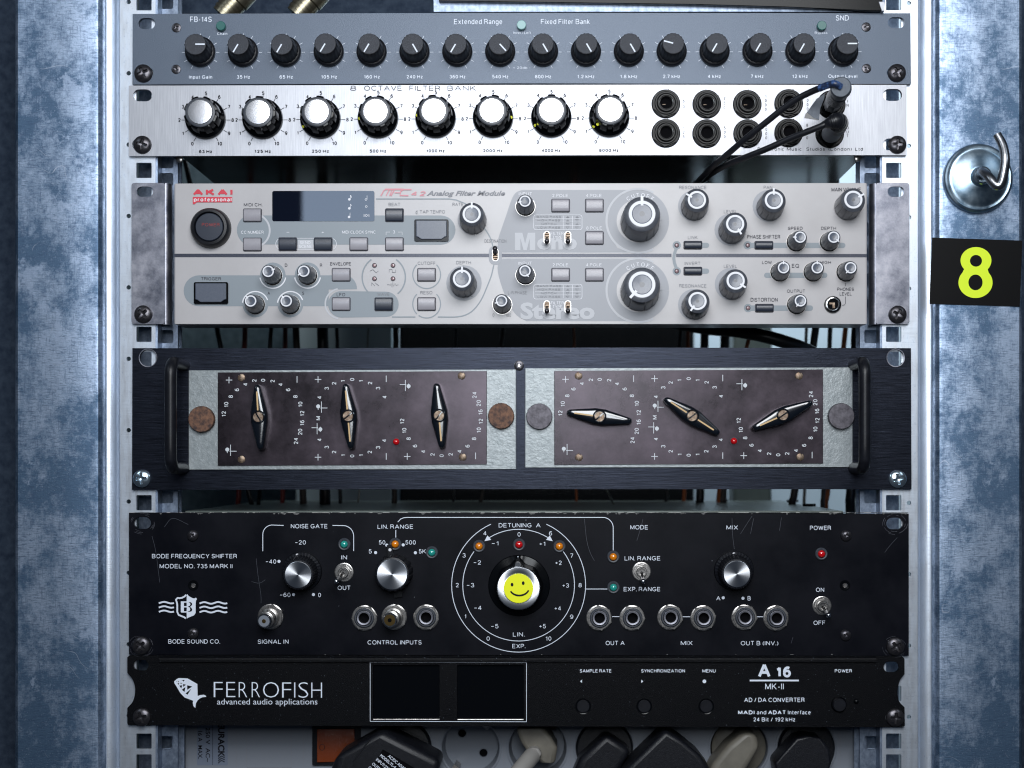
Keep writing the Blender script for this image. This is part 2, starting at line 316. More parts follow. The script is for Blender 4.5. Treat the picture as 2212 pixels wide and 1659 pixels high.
# ------------------------------------------------------------------ a plain grotesque stroke alphabet (cap height 1)
def _a(cx, cy, rx, ry, a0, a1, n=0):
    n = n or max(4, int(abs(a1-a0)/22)); return [(cx+rx*math.cos(math.radians(a0+(a1-a0)*i/n)), cy+ry*math.sin(math.radians(a0+(a1-a0)*i/n))) for i in range(n+1)]
_o = _a(.25, .36, .25, .36, 0, 360, 16)
_n = [(0, 0), (0, .72)], [(0, .42)]+_a(.22, .46, .22, .26, 165, 0)+[(.44, 0)]
ABC = {
 'A': (.84, [[(0, 0), (.42, 1), (.84, 0)], [(.15, .34), (.69, .34)]]),
 'B': (.68, [[(0, 0), (0, 1), (.38, 1)]+_a(.38, .76, .25, .24, 90, -90)+[(0, .52)], [(.36, .52)]+_a(.40, .26, .28, .26, 90, -90)+[(0, 0)]]),
 'C': (.80, [_a(.43, .5, .43, .5, 42, 318)]), 'D': (.74, [[(0, 0), (0, 1), (.30, 1)]+_a(.30, .5, .44, .5, 90, -90)+[(0, 0)]]),
 'E': (.62, [[(.60, 1), (0, 1), (0, 0), (.62, 0)], [(0, .52), (.56, .52)]]), 'F': (.58, [[(.58, 1), (0, 1), (0, 0)], [(0, .50), (.52, .50)]]),
 'G': (.84, [_a(.43, .5, .43, .5, 42, 325)+[(.80, .46), (.46, .46)]]), 'H': (.70, [[(0, 0), (0, 1)], [(.70, 0), (.70, 1)], [(0, .52), (.70, .52)]]),
 'I': (.0, [[(0, 0), (0, 1)]]), 'J': (.50, [[(.5, 1), (.5, .28)]+_a(.25, .27, .25, .27, 0, -175)]), 'K': (.70, [[(0, 0), (0, 1)], [(.64, 1), (0, .38)], [(.22, .58), (.70, 0)]]),
 'L': (.54, [[(0, 1), (0, 0), (.54, 0)]]), 'M': (.82, [[(0, 0), (0, 1), (.41, .06), (.82, 1), (.82, 0)]]), 'N': (.70, [[(0, 0), (0, 1), (.70, 0), (.70, 1)]]),
 'O': (.86, [_a(.43, .5, .43, .5, 0, 360, 20)]), 'P': (.64, [[(0, 0), (0, 1), (.37, 1)]+_a(.37, .74, .27, .26, 90, -90)+[(0, .48)]]),
 'Q': (.86, [_a(.43, .5, .43, .5, 0, 360, 20), [(.5, .25), (.86, -.03)]]), 'R': (.68, [[(0, 0), (0, 1), (.39, 1)]+_a(.39, .75, .26, .25, 90, -90)+[(0, .50)], [(.38, .50), (.62, .36), (.66, 0)]]),
 'S': (.64, [_a(.33, .745, .29, .255, 15, 270)+_a(.32, .255, .32, .255, 88, -165)]), 'T': (.68, [[(0, 1), (.68, 1)], [(.34, 1), (.34, 0)]]),
 'U': (.68, [[(0, 1), (0, .34)]+_a(.34, .33, .34, .33, 180, 360)+[(.68, 1)]]), 'V': (.76, [[(0, 1), (.38, 0), (.76, 1)]]), 'W': (1.1, [[(0, 1), (.27, 0), (.55, .95), (.83, 0), (1.1, 1)]]),
 'X': (.70, [[(0, 0), (.70, 1)], [(0, 1), (.70, 0)]]), 'Y': (.72, [[(0, 1), (.36, .42), (.72, 1)], [(.36, .42), (.36, 0)]]), 'Z': (.64, [[(0, 1), (.62, 1), (0, 0), (.64, 0)]]),
 '0': (.54, [_a(.27, .5, .27, .5, 0, 360, 16)]), '1': (.34, [[(.04, .76), (.22, .84), (.28, 1), (.28, 0)]]), '2': (.54, [_a(.27, .72, .25, .28, 170, -28)+[(.03, .02), (.54, .02)]]),
 '3': (.54, [_a(.26, .76, .22, .24, 165, -90)+_a(.27, .26, .27, .26, 88, -165)]), '4': (.58, [[(.42, 0), (.42, 1), (0, .27), (.58, .27)]]), '5': (.54, [[(.50, 1), (.10, 1), (.05, .50)]+_a(.27, .32, .27, .32, 135, -155)]),
 '6': (.54, [_a(.27, .32, .27, .32, 0, 360, 14), _a(.33, .52, .33, .48, 60, 195)]), '7': (.54, [[(0, 1), (.54, 1), (.18, 0)]]), '8': (.54, [_a(.27, .76, .22, .24, 0, 360, 12), _a(.27, .26, .27, .26, 0, 360, 14)]),
 '9': (.54, [_a(.27, .68, .27, .32, 0, 360, 14), _a(.21, .48, .33, .48, 240, 375)]),
 'a': (.46, [_a(.21, .19, .21, .19, 0, 360, 12), [(.44, 0), (.44, .50)]+_a(.24, .51, .20, .21, 0, 150)]), 'b': (.50, [[(0, 0), (0, 1)], _o]), 'c': (.46, [_a(.25, .36, .25, .36, 50, 310)]), 'd': (.50, [[(.5, 0), (.5, 1)], _o]),
 'e': (.50, [[(.02, .38), (.50, .38)]+_a(.25, .36, .25, .36, 5, 315)]), 'f': (.28, [_a(.29, .80, .17, .20, 80, 180)+[(.12, 0)], [(0, .72), (.28, .72)]]), 'g': (.50, [_o, [(.5, .72), (.5, -.08)]+_a(.25, -.06, .25, .20, 0, -150)]),
 'h': (.44, [[(0, 0), (0, 1)], _n[1]]), 'i': (.0, [[(0, 0), (0, .72)], [(0, .88), (0, 1)]]), 'k': (.46, [[(0, 0), (0, 1)], [(.42, .72), (0, .28)], [(.16, .44), (.46, 0)]]), 'l': (.0, [[(0, 0), (0, 1)]]),
 'm': (.76, [[(0, 0), (0, .72)], [(0, .44)]+_a(.19, .50, .19, .22, 165, 0)+[(.38, 0)], [(.38, .44)]+_a(.57, .50, .19, .22, 165, 0)+[(.76, 0)]]), 'n': (.44, [_n[0], _n[1]]), 'o': (.50, [_o]),
 'p': (.50, [[(0, -.25), (0, .72)], _o]), 'q': (.50, [[(.5, -.25), (.5, .72)], _o]), 'r': (.26, [[(0, 0), (0, .72)], [(0, .46)]+_a(.20, .48, .20, .24, 170, 75)]), 's': (.42, [_a(.21, .53, .19, .18, 20, 270)+_a(.21, .19, .21, .18, 88, -160)]),
 't': (.26, [[(.10, .94), (.10, .12), (.16, .01), (.26, .01)], [(0, .72), (.26, .72)]]), 'u': (.44, [[(0, .72), (0, .26)]+_a(.22, .26, .22, .25, 180, 345), [(.44, 0), (.44, .72)]]), 'v': (.46, [[(0, .72), (.23, 0), (.46, .72)]]),
 'w': (.70, [[(0, .72), (.18, 0), (.35, .68), (.52, 0), (.70, .72)]]), 'x': (.44, [[(0, 0), (.44, .72)], [(0, .72), (.44, 0)]]), 'y': (.46, [[(0, .72), (.23, .02)], [(.46, .72), (.20, -.14), (.04, -.24)]]), 'z': (.42, [[(0, .71), (.42, .71), (0, .01), (.42, .01)]]),
 '.': (.0, [[(0, -.04), (0, .10)]]), ',': (.0, [[(.0, .10), (-.04, -.14)]]), '-': (.26, [[(0, .38), (.26, .38)]]), '\u2013': (.46, [[(0, .45), (.46, .45)]]), '+': (.50, [[(0, .45), (.50, .45)], [(.25, .20), (.25, .70)]]),
 '/': (.34, [[(0, 0), (.34, 1)]]), '(': (.16, [_a(.42, .42, .42, .62, 130, 230)]), ')': (.16, [_a(-.26, .42, .42, .62, 50, -50)]), ':': (.0, [[(0, 0), (0, .12)], [(0, .58), (0, .70)]]), '~': (.5, [_a(.13, .42, .13, .09, 180, 0)+_a(.38, .42, .12, .09, 180, 360)]),
}
def strokes(txt, th):
    """list of polylines and total width; th = stroke thickness in cap heights"""
    x = 0; out = []
    for ch in txt:
        if ch == ' ': x += .34; continue
        w, ps = ABC[ch]
        for p in ps:
            q = [(x+th/2+px, th/2+py*(1-th) if py > 0 else py+th/2) for px, py in p]; c = [q[0]]
            for i in range(1, len(q)):
                c.append(q[i])
                if i < len(q)-1:
                    a = (q[i][0]-q[i-1][0], q[i][1]-q[i-1][1]); b = (q[i+1][0]-q[i][0], q[i+1][1]-q[i][1])
                    if a[0]*b[0]+a[1]*b[1] < -.15*math.hypot(*a)*math.hypot(*b): out.append(c); c = [q[i]]
            out.append(c)
        x += w+th+.18
    return out, x-.18
def ribbon(pts, w):
    n = len(pts); closed = n > 4 and math.hypot(pts[0][0]-pts[-1][0], pts[0][1]-pts[-1][1]) < 1e-4; L = []; R = []
    def nrm(a, b):
        dx, dy = b[0]-a[0], b[1]-a[1]; d = math.hypot(dx, dy) or 1; return (-dy/d, dx/d)
    for i, p in enumerate(pts):
        a = nrm(pts[i-1], p) if i else (nrm(pts[-2], pts[-1]) if closed else None); b = nrm(p, pts[i+1]) if i < n-1 else (nrm(pts[0], pts[1]) if closed else None)
        a = a or b; b = b or a; mx, my = a[0]+b[0], a[1]+b[1]; d = mx*a[0]+my*a[1]
        k = w/2/max(d, .55); L.append((p[0]+mx*k, p[1]+my*k)); R.append((p[0]-mx*k, p[1]-my*k))
    return L+R, [(i, i+1, n+i+1, n+i) for i in range(n-1)]
_tc = {}
def glyphs(s, bold, shear, space):
    k = (s, bold, shear, space)
    if k not in _tc:
        c = bpy.data.curves.new('t', 'FONT'); c.body = s; c.resolution_u = 3; c.offset = bold; c.shear = shear; c.space_character = space
        o = bpy.data.objects.new('t', c); COL.objects.link(o); bpy.context.view_layer.update()
        me = bpy.data.meshes.new_from_object(o.evaluated_get(bpy.context.evaluated_depsgraph_get()))
        v = [(p.co.x, p.co.y) for p in me.vertices]; f = [tuple(p.vertices) for p in me.polygons]
        bpy.data.objects.remove(o); bpy.data.curves.remove(c); bpy.data.meshes.remove(me)
        _tc[k] = (v, f)
    return _tc[k]
class Print:
    """collects flat print in photograph pixels; h = height of the printed surface in mm"""
    def __init__(s, h=0.0): s.h = h+.10; s.n = 0; s.mb = MB()
    def _h(s): s.n += 1; return s.h+.004*(s.n % 30)
    def tri(s, pts, faces):
        h = s._h(); s.mb.add([W(x, y, h) for x, y in pts], faces)
    def poly(s, pts, holes=()):
        loops = [pts]+list(holes); tr = tessellate_polygon([[Vector((x, y, 0)) for x, y in l] for l in loops])
        s.tri([p for l in loops for p in l], tr)
    def text(s, tile, txt, x0, x1, y, cap, bold=.0, shear=0, space=1.0, rot=0, font='s', wt=1.0):
        """fits txt between x0 and x1 with its capitals centred on y, cap high (tile pixels)"""
        if font == 's':
            th = min(.125+2.2*bold, .34); ps, wd = strokes(txt, th); w = th*cap*wt
            s_ = (x1-x0-w)/max(wd-th, .001) if wd > th+.01 else 0; s.n += 1
            for k, p in enumerate(ps):
                q = [t(tile, x0+w/2+(px-th/2)*s_+shear*py*cap, y+cap/2-py*cap) for px, py in p]; P, f = ribbon(q, w/3.0)
                h = s.h+.004*(s.n % 12)+.0015*(k % 24); s.mb.add([W(a, b, h) for a, b in P], f)
            return
        v, f = glyphs(txt, bold, shear, space)
        a, b = min(p[0] for p in v), max(p[0] for p in v)
        sx = (x1-x0)/(b-a) if x1 is not None else cap/.682
        sy = cap/(.682+2*bold)
        if x1 is None: x0 = x0-(b-a)*sx/2                      # x0 = centre
        P = []
        for px, py in v:
            P.append(t(tile, x0+(px-a)*sx, y-(py+bold)*sy+cap/2))
        s.tri(P, f)
    def tc(s, cx, cy, txt, cap, bold=0.0, rot=0, wf=1.0, shear=0, space=1.0):
        """centred text in photograph pixels, turned rot degrees counter-clockwise"""
        th = .13+2.2*bold; ps, wd = strokes(txt, th); r = math.radians(rot); s.n += 1
        for k, p in enumerate(ps):
            q = []
            for px, py in p:
                u = (px-wd/2)*cap*wf; w = py*cap-cap/2; q.append((cx+u*math.cos(r)-w*math.sin(r), cy-(u*math.sin(r)+w*math.cos(r))))
            P, f = ribbon(q, th*cap); h = s.h+.004*(s.n % 12)+.0015*(k % 24); s.mb.add([W(a, b, h) for a, b in P], f)
        return
        v, f = glyphs(txt, bold, shear, space); a, b = min(p[0] for p in v), max(p[0] for p in v); sc = cap/.682; r = math.radians(rot); P = []
        for px, py in v:
            u = (px-(a+b)/2)*sc*wf; w = py*sc-cap/2
            P.append((cx+u*math.cos(r)-w*math.sin(r), cy-(u*math.sin(r)+w*math.cos(r))))
        s.tri(P, f)
    def line(s, pts, w):
        n = len(pts); L = []; R = []
        for i, p in enumerate(pts):
            a = pts[max(i-1, 0)]; b = pts[min(i+1, n-1)]; dx, dy = b[0]-a[0], b[1]-a[1]; d = math.hypot(dx, dy) or 1
            L.append((p[0]-dy/d*w/2, p[1]+dx/d*w/2)); R.append((p[0]+dy/d*w/2, p[1]-dx/d*w/2))
        s.tri(L+R, [(i, i+1, n+i+1, n+i) for i in range(n-1)])
    def ring(s, c, r, w, a0=0, a1=360):
        n = max(6, int(abs(a1-a0)/5)); s.line(arc(c, r, a0, a1, n), w)
    def disc(s, c, r): s.poly(arc(c, r, 0, 345, 23))
    def rrect(s, x0, y0, x1, y1, r): s.poly(rr(x0, y0, x1, y1, r))
    def build(s, mat_, parent, name='lettering', label=None, kind=None):
        o = part(name, s.mb, mat_, parent, org=WORLD[parent.name], smooth=0, label=label)
        o['kind'] = kind or 'stuff'
        return o
def arc(c, r, a0, a1, n=16):
    rx, ry = (r if isinstance(r, tuple) else (r, r))
    return [(c[0]+rx*math.cos(math.radians(a0+(a1-a0)*i/n)), c[1]-ry*math.sin(math.radians(a0+(a1-a0)*i/n))) for i in range(n+1)]
def rr(x0, y0, x1, y1, r, n=6):
    x0, x1 = min(x0, x1), max(x0, x1); y0, y1 = min(y0, y1), max(y0, y1); r = min(r, (x1-x0)/2-.01, (y1-y0)/2-.01)
    return (arc((x1-r, y0+r), r, 0, 90, n)+arc((x0+r, y0+r), r, 90, 180, n)+arc((x0+r, y1-r), r, 180, 270, n)+arc((x1-r, y1-r), r, 270, 360, n))
def pxloop(pts, h=0): return [(W(x, y, h)[0], W(x, y, h)[2]) for x, y in pts]
def pill(cx, cy, w, hh): return rr(cx-w/2, cy-hh/2, cx+w/2, cy+hh/2, hh/2)
# ------------------------------------------------------------------ shared small hardware (meshes in local millimetres, axis towards the camera)
def head_mesh(name, R, H, mat_, cross=True, slot_w=.9, dep=1.2, reach=.60, n=72, flat=False, rings=18):
    mb = MB(); vs = []; fs = []
    for i in range(rings+1):
        r = R*i/rings
        for k in range(n):
            a = 2*PI*k/n+.35; x, z = r*math.cos(a), r*math.sin(a)
            h = (H if flat else H*math.sqrt(max(0, 1-(r/R)**2*.86))) if i < rings else 0
            c, s_ = abs(r*math.cos(a-.35-.6)), abs(r*math.sin(a-.35-.6))
            w = slot_w*(1-.35*r/(R*reach)) if cross else slot_w
            if cross:
                if r < R*reach and (min(c, s_) < w): h -= dep*(1-.5*r/(R*reach))
            elif s_ < slot_w: h -= dep
            vs.append((x, -h, z))
    for i in range(rings):
        for k in range(n):
            a, b = i*n+k, i*n+(k+1) % n
            fs.append((a, b, b+n, a+n) if i else (b+n, a+n, a))
    mb.add(vs, fs); return mb.mesh(name, mat_, 30)
ME = {}
ME['rack_dark'] = head_mesh('rack_screw', 5.7, 3.0, 'dark_screw', slot_w=1.15, dep=1.9)
ME['rack_zinc'] = head_mesh('rack_screw', 5.7, 3.0, 'zinc_screw', slot_w=1.15, dep=1.9)
ME['small_dark'] = head_mesh('small_screw', 2.9, .6, 'dark_screw', slot_w=.55, dep=.7)
ME['bode_small'] = head_mesh('small_screw', 3.5, 2.4, 'dark_screw', slot_w=.6, dep=1.0, reach=.5)
ME['slotted'] = head_mesh('plate_screw', 2.4, .8, 'old_brass', cross=False, slot_w=.35, dep=.6, n=40)
ME['knob_slot'] = head_mesh('centre_screw', 3.1, .35, 'old_brass', cross=False, slot_w=.4, dep=.5, n=40, flat=True)
mb = MB(); mb.lathe([(6.6, 0), (6.6, .6), (5.0, .75)], 40, close1=True); ME['washer'] = mb.mesh('washer', 'black_plastic')

# 1: tall fluted knob with skirt
mb = MB(); fl = lambda a, i: 1+(.025*math.cos(18*a) if 3 < i < 8 else 0)
mb.lathe([(9.2, 0), (9.3, .3), (9.3, 2.0), (8.9, 2.5), (7.9, 2.8), (7.75, 3.3), (7.2, 9), (6.75, 14), (6.45, 14.6)], 72, fn=fl)
ME['knob_tall'] = mb.mesh('knob', 'black_plastic')
mb = MB(); mb.lathe([(6.35, 14.55), (6.3, 14.95), (6.0, 15.05)], 40); ME['knob_tall_cap'] = mb.mesh('cap', 'knob_speckle')
mb = MB(); mb.box(-.42, .42, -15.2, -14.9, .1, 5.9); ME['knob_tall_line'] = mb.mesh('pointer_line', 'print_white', 0)
# 2: lobed knob with polished cap
def lobes(a, i):
    if not 3 <= i <= 6: return 1
    u = (a*8/(2*PI)) % 1.0; return 1.0 if .2 < u < .8 else .90
mb = MB(); mb.lathe([(12.6, 0), (12.7, .6), (12.3, 2.6), (11.0, 3.6), (10.9, 4.5), (10.5, 14), (10.2, 14.6), (9.0, 15.0), (8.3, 15.0)], 96, fn=lobes)
ME['knob_lobed'] = mb.mesh('knob', 'black_gloss', 30)
mb = MB(); mb.lathe([(9.1, 14.9), (9.1, 15.5), (8.7, 15.75), (7.5, 15.7)], 48); ME['knob_lobed_ring'] = mb.mesh('collar', 'knob_charcoal')
mb = MB(); mb.lathe([(7.45, 15.6), (7.4, 16.0), (7.3, 16.25), (5.5, 16.38), (3, 16.45), (.01, 16.47)], 48); ME['knob_lobed_cap'] = mb.mesh('cap', 'polished_cap')
mb = MB(); mb.lathe([(.95, 0), (.9, .3), (.5, .5)], 16); ME['dot'] = mb.mesh('yellow_mark', 'yellow_dot')
# 3: moulded knobs of the pale module, three sizes
def akai(r0, r1, r2, h, n, tag_):
    fn = lambda a, i: (1.0 if (a*n/(2*PI)) % 1 > .12 else .955) if 1 <= i <= 3 else 1
    m = MB(); m.lathe([(r0*.97, .1), (r0, .8), (r0*.97, h*.45), (r1*1.02, h*.86), (r1*.97, h*.95), (r2, h)], 120, fn=fn)
    ME['ak_'+tag_] = m.mesh('knob', 'moulded_grey', 25)
    m = MB(); m.lathe([(r2*1.0, h-.05), (r2*.97, h+.22), (r2*.76, h+.22), (r2*.74, h-.02)], 56, close1=False)
    m.box(-r2*.10, r2*.10, -(h+.26), -(h*.93), r2*.62, r1*.985)
    ME['ak_ring_'+tag_] = m.mesh('pointer_ring', 'print_soft_white')
    m = MB(); m.lathe([(r2*.74, h), (r2*.70, h+.25), (r2*.4, h+.05), (.01, h-.05)], 40); ME['ak_cap_'+tag_] = m.mesh('cap', 'knob_blue_grey')
akai(5.5, 4.3, 3.5, 14.5, 11, 's'); akai(8.2, 7.4, 5.55, 18, 13, 'm'); akai(12.0, 10.9, 8.1, 22, 15, 'l')
mb = MB(); mb.lathe([(6.1, 0), (6.1, .12), (5.2, .12)], 40); ME['ak_well'] = mb.mesh('knob_well', 'jack_metal')
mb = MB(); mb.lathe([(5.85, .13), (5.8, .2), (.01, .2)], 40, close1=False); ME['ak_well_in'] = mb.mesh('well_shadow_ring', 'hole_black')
# 4: knurled instrument knobs with spun aluminium caps
kn = lambda a, i: 1+(.018*math.copysign(1, math.cos(36*a)) if 3 <= i <= 5 else 0)
mb = MB(); mb.lathe([(12.3, 0), (12.4, .5), (12.0, 2.4), (10.4, 3.6), (9.9, 9.5), (9.5, 14), (9.0, 14.6), (8.3, 14.7)], 216, fn=kn)
ME['spun'] = mb.mesh('knob', 'black_plastic', 25)
mb = MB(); mb.lathe([(8.25, 14.6), (8.2, 15.2), (7.9, 15.4), (.01, 15.38)], 64); ME['spun_cap'] = mb.mesh('cap', 'spun_aluminium', 18)
kn2 = lambda a, i: 1+(.03*math.copysign(1, math.cos(16*a)) if 1 <= i <= 3 else 0)
mb = MB(); mb.lathe([(10.9, 0), (11.3, .8), (10.9, 7), (10.6, 13), (10.2, 13.8), (9.5, 14)], 192, fn=kn2)
mb.prism([[(-1.9, 9), (-1.5, 17.3), (1.5, 17.3), (1.9, 9)]], .2, 3.0); mb.prism([[(-2.2, -9), (-2.6, -15.6), (2.6, -15.6), (2.2, -9)]], .2, 3.0)
ME['range'] = mb.mesh('knob', 'black_plastic', 25)
mb = MB(); mb.lathe([(9.45, 13.9), (9.4, 14.5), (9.1, 14.7), (.01, 14.68)], 64); ME['range_cap'] = mb.mesh('cap', 'spun_aluminium', 18)
mb = MB(); mb.lathe([(1.0, 0), (.9, .25)], 20); ME['white_dot'] = mb.mesh('pointer_dot', 'print_soft_white')
# 5: big detuning knob
def nose(a, i):
    if not 3 <= i <= 6: return 1
    d = (a-PI/2+PI) % (2*PI)-PI; s_ = 1+.20*math.exp(-(d/.20)**2)+.03*math.cos(8*(a-PI/2)); return s_
mb = MB(); mb.lathe([(19.0, 0), (19.1, .4), (18.6, 1.6), (14.6, 2.2), (14.2, 4), (13.6, 14), (13.3, 16.5), (12.9, 17)], 144, fn=nose)
ME['big'] = mb.mesh('knob', 'black_gloss', 30)
mb = MB(); mb.lathe([(13.3, 16.7), (13.2, 17.4), (12.8, 17.9), (12.6, 17.93), (9.4, 17.75), (9.3, 17.6), (.01, 17.6)], 72)
mb.prism([[(-2.6, 11), (-1.0, 15.6), (1.0, 15.6), (2.6, 11)]], 16.6, 17.3)
ME['big_cap'] = mb.mesh('cap', 'spun_aluminium', 18)

def hexnut(r, h0, h1, hole, mi=0, mb=None, rot=0):
    mb = mb or MB(); n = 6; out = [(r*math.cos(PI/3*k+rot), r*math.sin(PI/3*k+rot)) for k in range(6)]
    inn = [(hole*math.cos(2*PI*k/24), hole*math.sin(2*PI*k/24)) for k in range(24)]
    mb.prism([out, inn], h0, h1, mi); return mb
# black sockets of the silver unit
mb = MB(); mb.lathe([(8.9, 0), (8.9, .6), (8.3, 1.0)], 48); hexnut(8.7, 1.0, 2.6, 6.3, 0, mb, .5)
mb.lathe([(7.2, 1.0), (7.2, 2.9), (6.7, 3.4), (6.1, 3.4), (5.9, 2.7)], 40, close1=False); mb.lathe([(5.6, 1.0), (5.6, 4.0), (5.2, 4.4), (4.6, 4.4), (4.3, 3.8)], 40, close1=False)
ME['jack_black'] = mb.mesh('socket', 'socket_black', 25)
mb = MB(); mb.lathe([(4.3, 1.2), (4.3, 4.2), (3.95, 4.35), (3.8, 1.2)], 32, close1=False); ME['jack_lip'] = mb.mesh('socket_lip', 'jack_metal')
mb = MB(); mb.lathe([(4.4, 1.15), (.01, 1.15)], 32, close1=False); ME['jack_hole'] = mb.mesh('socket_hole', 'hole_black')
mb = MB(); mb.box(-2.2, -.2, -1.6, -1.4, -.7, -.5); ME['jack_contact'] = mb.mesh('contact', 'old_brass', 0)
# nickel sockets
mb = MB(); mb.lathe([(7.9, 0), (7.9, .7), (7.4, .9)], 48, c=(-.4, 0, -.2)); ME['jn_washer'] = mb.mesh('washer', 'jack_metal', 25)
mb = hexnut(7.9, .9, 2.7, 5.2, 0, None, .4); ME['jn_nut'] = mb.mesh('nut', 'jack_metal', 25)
mb = MB(); mb.lathe([(6.1, .9), (6.1, 3.6), (5.5, 4.3), (4.9, 4.3), (4.8, 3.4), (5.4, 3.0)], 40, close1=False); ME['jn_thread'] = mb.mesh('threaded_collar', 'knob_charcoal', 25)
mb = MB(); mb.lathe([(4.6, .9), (4.6, 4.6), (4.2, 4.9), (3.3, 4.8), (3.1, 1.1)], 40, close1=False); ME['jn_lip'] = mb.mesh('socket_lip', 'nickel', 25)
mb = MB(); mb.lathe([(3.3, 1.05), (.01, 1.05)], 32, close1=False); ME['jn_hole'] = mb.mesh('socket_hole', 'hole_black')
# LED in a bezel
def led(key, m_, r=2.35, rim=3.9):
    a = MB(); a.lathe([(r, .5), (r, 1.4), (r*.92, 2.2), (r*.7, 2.9), (r*.35, 3.25), (.01, 3.35)], 28); ME['led_'+key] = a.mesh('lens', m_, 60)
led('green', 'led_green'); led('orange', 'led_orange'); led('red', 'led_red')
mb = MB(); mb.lathe([(3.9, 0), (3.8, .9), (3.3, 1.3), (2.6, 1.2), (2.5, .4), (.01, .4)], 32, close1=False); ME['led_rim'] = mb.mesh('lamp_bezel', 'knob_charcoal')
mb = MB(); mb.lathe([(1.05, 0), (1.05, .35), (.8, .5), (.01, .5)], 20, mi=0); ME['led_tiny'] = mb.mesh('indicator_lamp', 'led_off')
mb = MB(); mb.lathe([(1.45, 0), (1.45, .3), (1.05, .3)], 20, close1=False); ME['led_tiny_rim'] = mb.mesh('lamp_rim', 'print_dark_grey')
# toggle switch
mb = MB(); mb.lathe([(5.9, 0), (5.9, .6), (5.4, .8)], 40); ME['tg_washer'] = mb.mesh('washer', 'jack_metal', 25)
mb = hexnut(4.6, .8, 2.6, 2.6, 0, None, .2); mb.lathe([(3.3, .8), (3.3, 4.2), (2.9, 4.6), (2.3, 4.6), (2.2, 1.0)], 28, close1=False); mb.lathe([(2.3, 1.5), (.01, 1.5)], 20, close1=False)
ME['tg_nut'] = mb.mesh('nut', 'jack_metal', 25)
mb = MB(); mb.lathe([(1.0, 1.5), (1.05, 6), (1.35, 11.2), (1.55, 12.5), (1.35, 13.5), (.8, 14.0), (.01, 14.1)], 20); ME['tg_lever'] = mb.mesh('lever', 'bright_metal', 60)

def mk_jack_black(parent, px, py, rot=0, contact=True):
    o = inst('socket', ME['jack_black'], W(px, py), parent, spin=rot)
    sub('socket_lip', ME['jack_lip'], o); sub('socket_hole', ME['jack_hole'], o)
    if contact: sub('contact', ME['jack_contact'], o, spin=-rot)
    return o
def mk_jack(parent, px, py, rot=0):
    o = inst('socket', ME['jn_nut'], W(px, py), parent, spin=rot)
    for a in ('washer', 'threaded_collar', 'socket_lip', 'socket_hole'):
        sub(a, ME[{'washer': 'jn_washer', 'threaded_collar': 'jn_thread', 'socket_lip': 'jn_lip', 'socket_hole': 'jn_hole'}[a]], o)
    return o
def mk_led(parent, px, py, c):
    o = inst('lamp_bezel', ME['led_rim'], W(px, py), parent, label={'green': 'dark bezel with a green lamp', 'orange': 'dark bezel with an orange lamp', 'red': 'dark bezel with a red lamp'}[c])
    sub('lamp_lens', ME['led_'+c], o)
def mk_toggle(parent, px, py, dx, dz, scale=1):
    o = inst('toggle_switch', ME['tg_nut'], W(px, py), parent, spin=random.uniform(0, 50))
    o.rotation_euler = (0, 0, 0)
    sub('washer', ME['tg_washer'], o); l = sub('lever', ME['tg_lever'], o)
    l.rotation_euler = (math.radians(dz), 0, math.radians(dx))
def mk_screw(parent, key, px, py, h=0, name='rack_screw', washer=False, label=None):
    o = inst(name, ME[key], W(px, py, h), parent, spin=random.uniform(0, 90), label=label)
    return o
def mk_akai(parent, key, px, py, ang, lean=3.0):
    h = 0
    w = None
    o = inst('knob', ME['ak_'+key], W(px, py, 10.1), parent, spin=ang-90, lean=lean)
    sub('pointer_ring', ME['ak_ring_'+key], o); sub('knob_cap', ME['ak_cap_'+key], o)
    if key == 's':
        w = inst('knob_well', ME['ak_well'], W(px, py, 10.1), parent); sub('well_gap', ME['ak_well_in'], w)
    return o
# ------------------------------------------------------------------ room behind
def quadbox(name, px0, px1, py0, py1, h, th, m_):
    a = W(px0, py0, h); b = W(px1, py1, h); q = MB().box(a[0], b[0], a[1], a[1]+th, b[2], a[2])
    return part(name, q, m_, None, smooth=0)
o = quadbox('wall', -900, 3200, -900, 2700, -620, 10, 'pale_wall'); o['kind'] = 'structure'
o = quadbox('wall_covering', -900, 684, -900, 2700, -560, 12, 'felt'); o['kind'] = 'structure'
for x0, x1, g, l in ((-420, 36, -90, 'dark fabric covered board at the left edge, behind the left metal upright'), (2205, 2600, -90, 'dark fabric covered board at the right edge, behind the right metal upright')):
    o = quadbox('fabric_board', x0, x1, -300, 2000, g, 14, 'dark_felt'); tag(o, l, 'board')
o = quadbox('pale_board', 640, 846, 560, 1250, -470, 14, 'pale_board'); tag(o, 'pale grey-green board standing behind the black cables left of centre', 'board')
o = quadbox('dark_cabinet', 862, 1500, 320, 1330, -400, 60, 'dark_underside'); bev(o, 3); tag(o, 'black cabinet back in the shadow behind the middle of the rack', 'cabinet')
o = quadbox('pale_post', 1585, 1668, 560, 1250, -380, 40, 'green_grey_paint'); bev(o, 3); tag(o, 'pale grey-green post behind the rack, right of the black cabinet back', 'post')

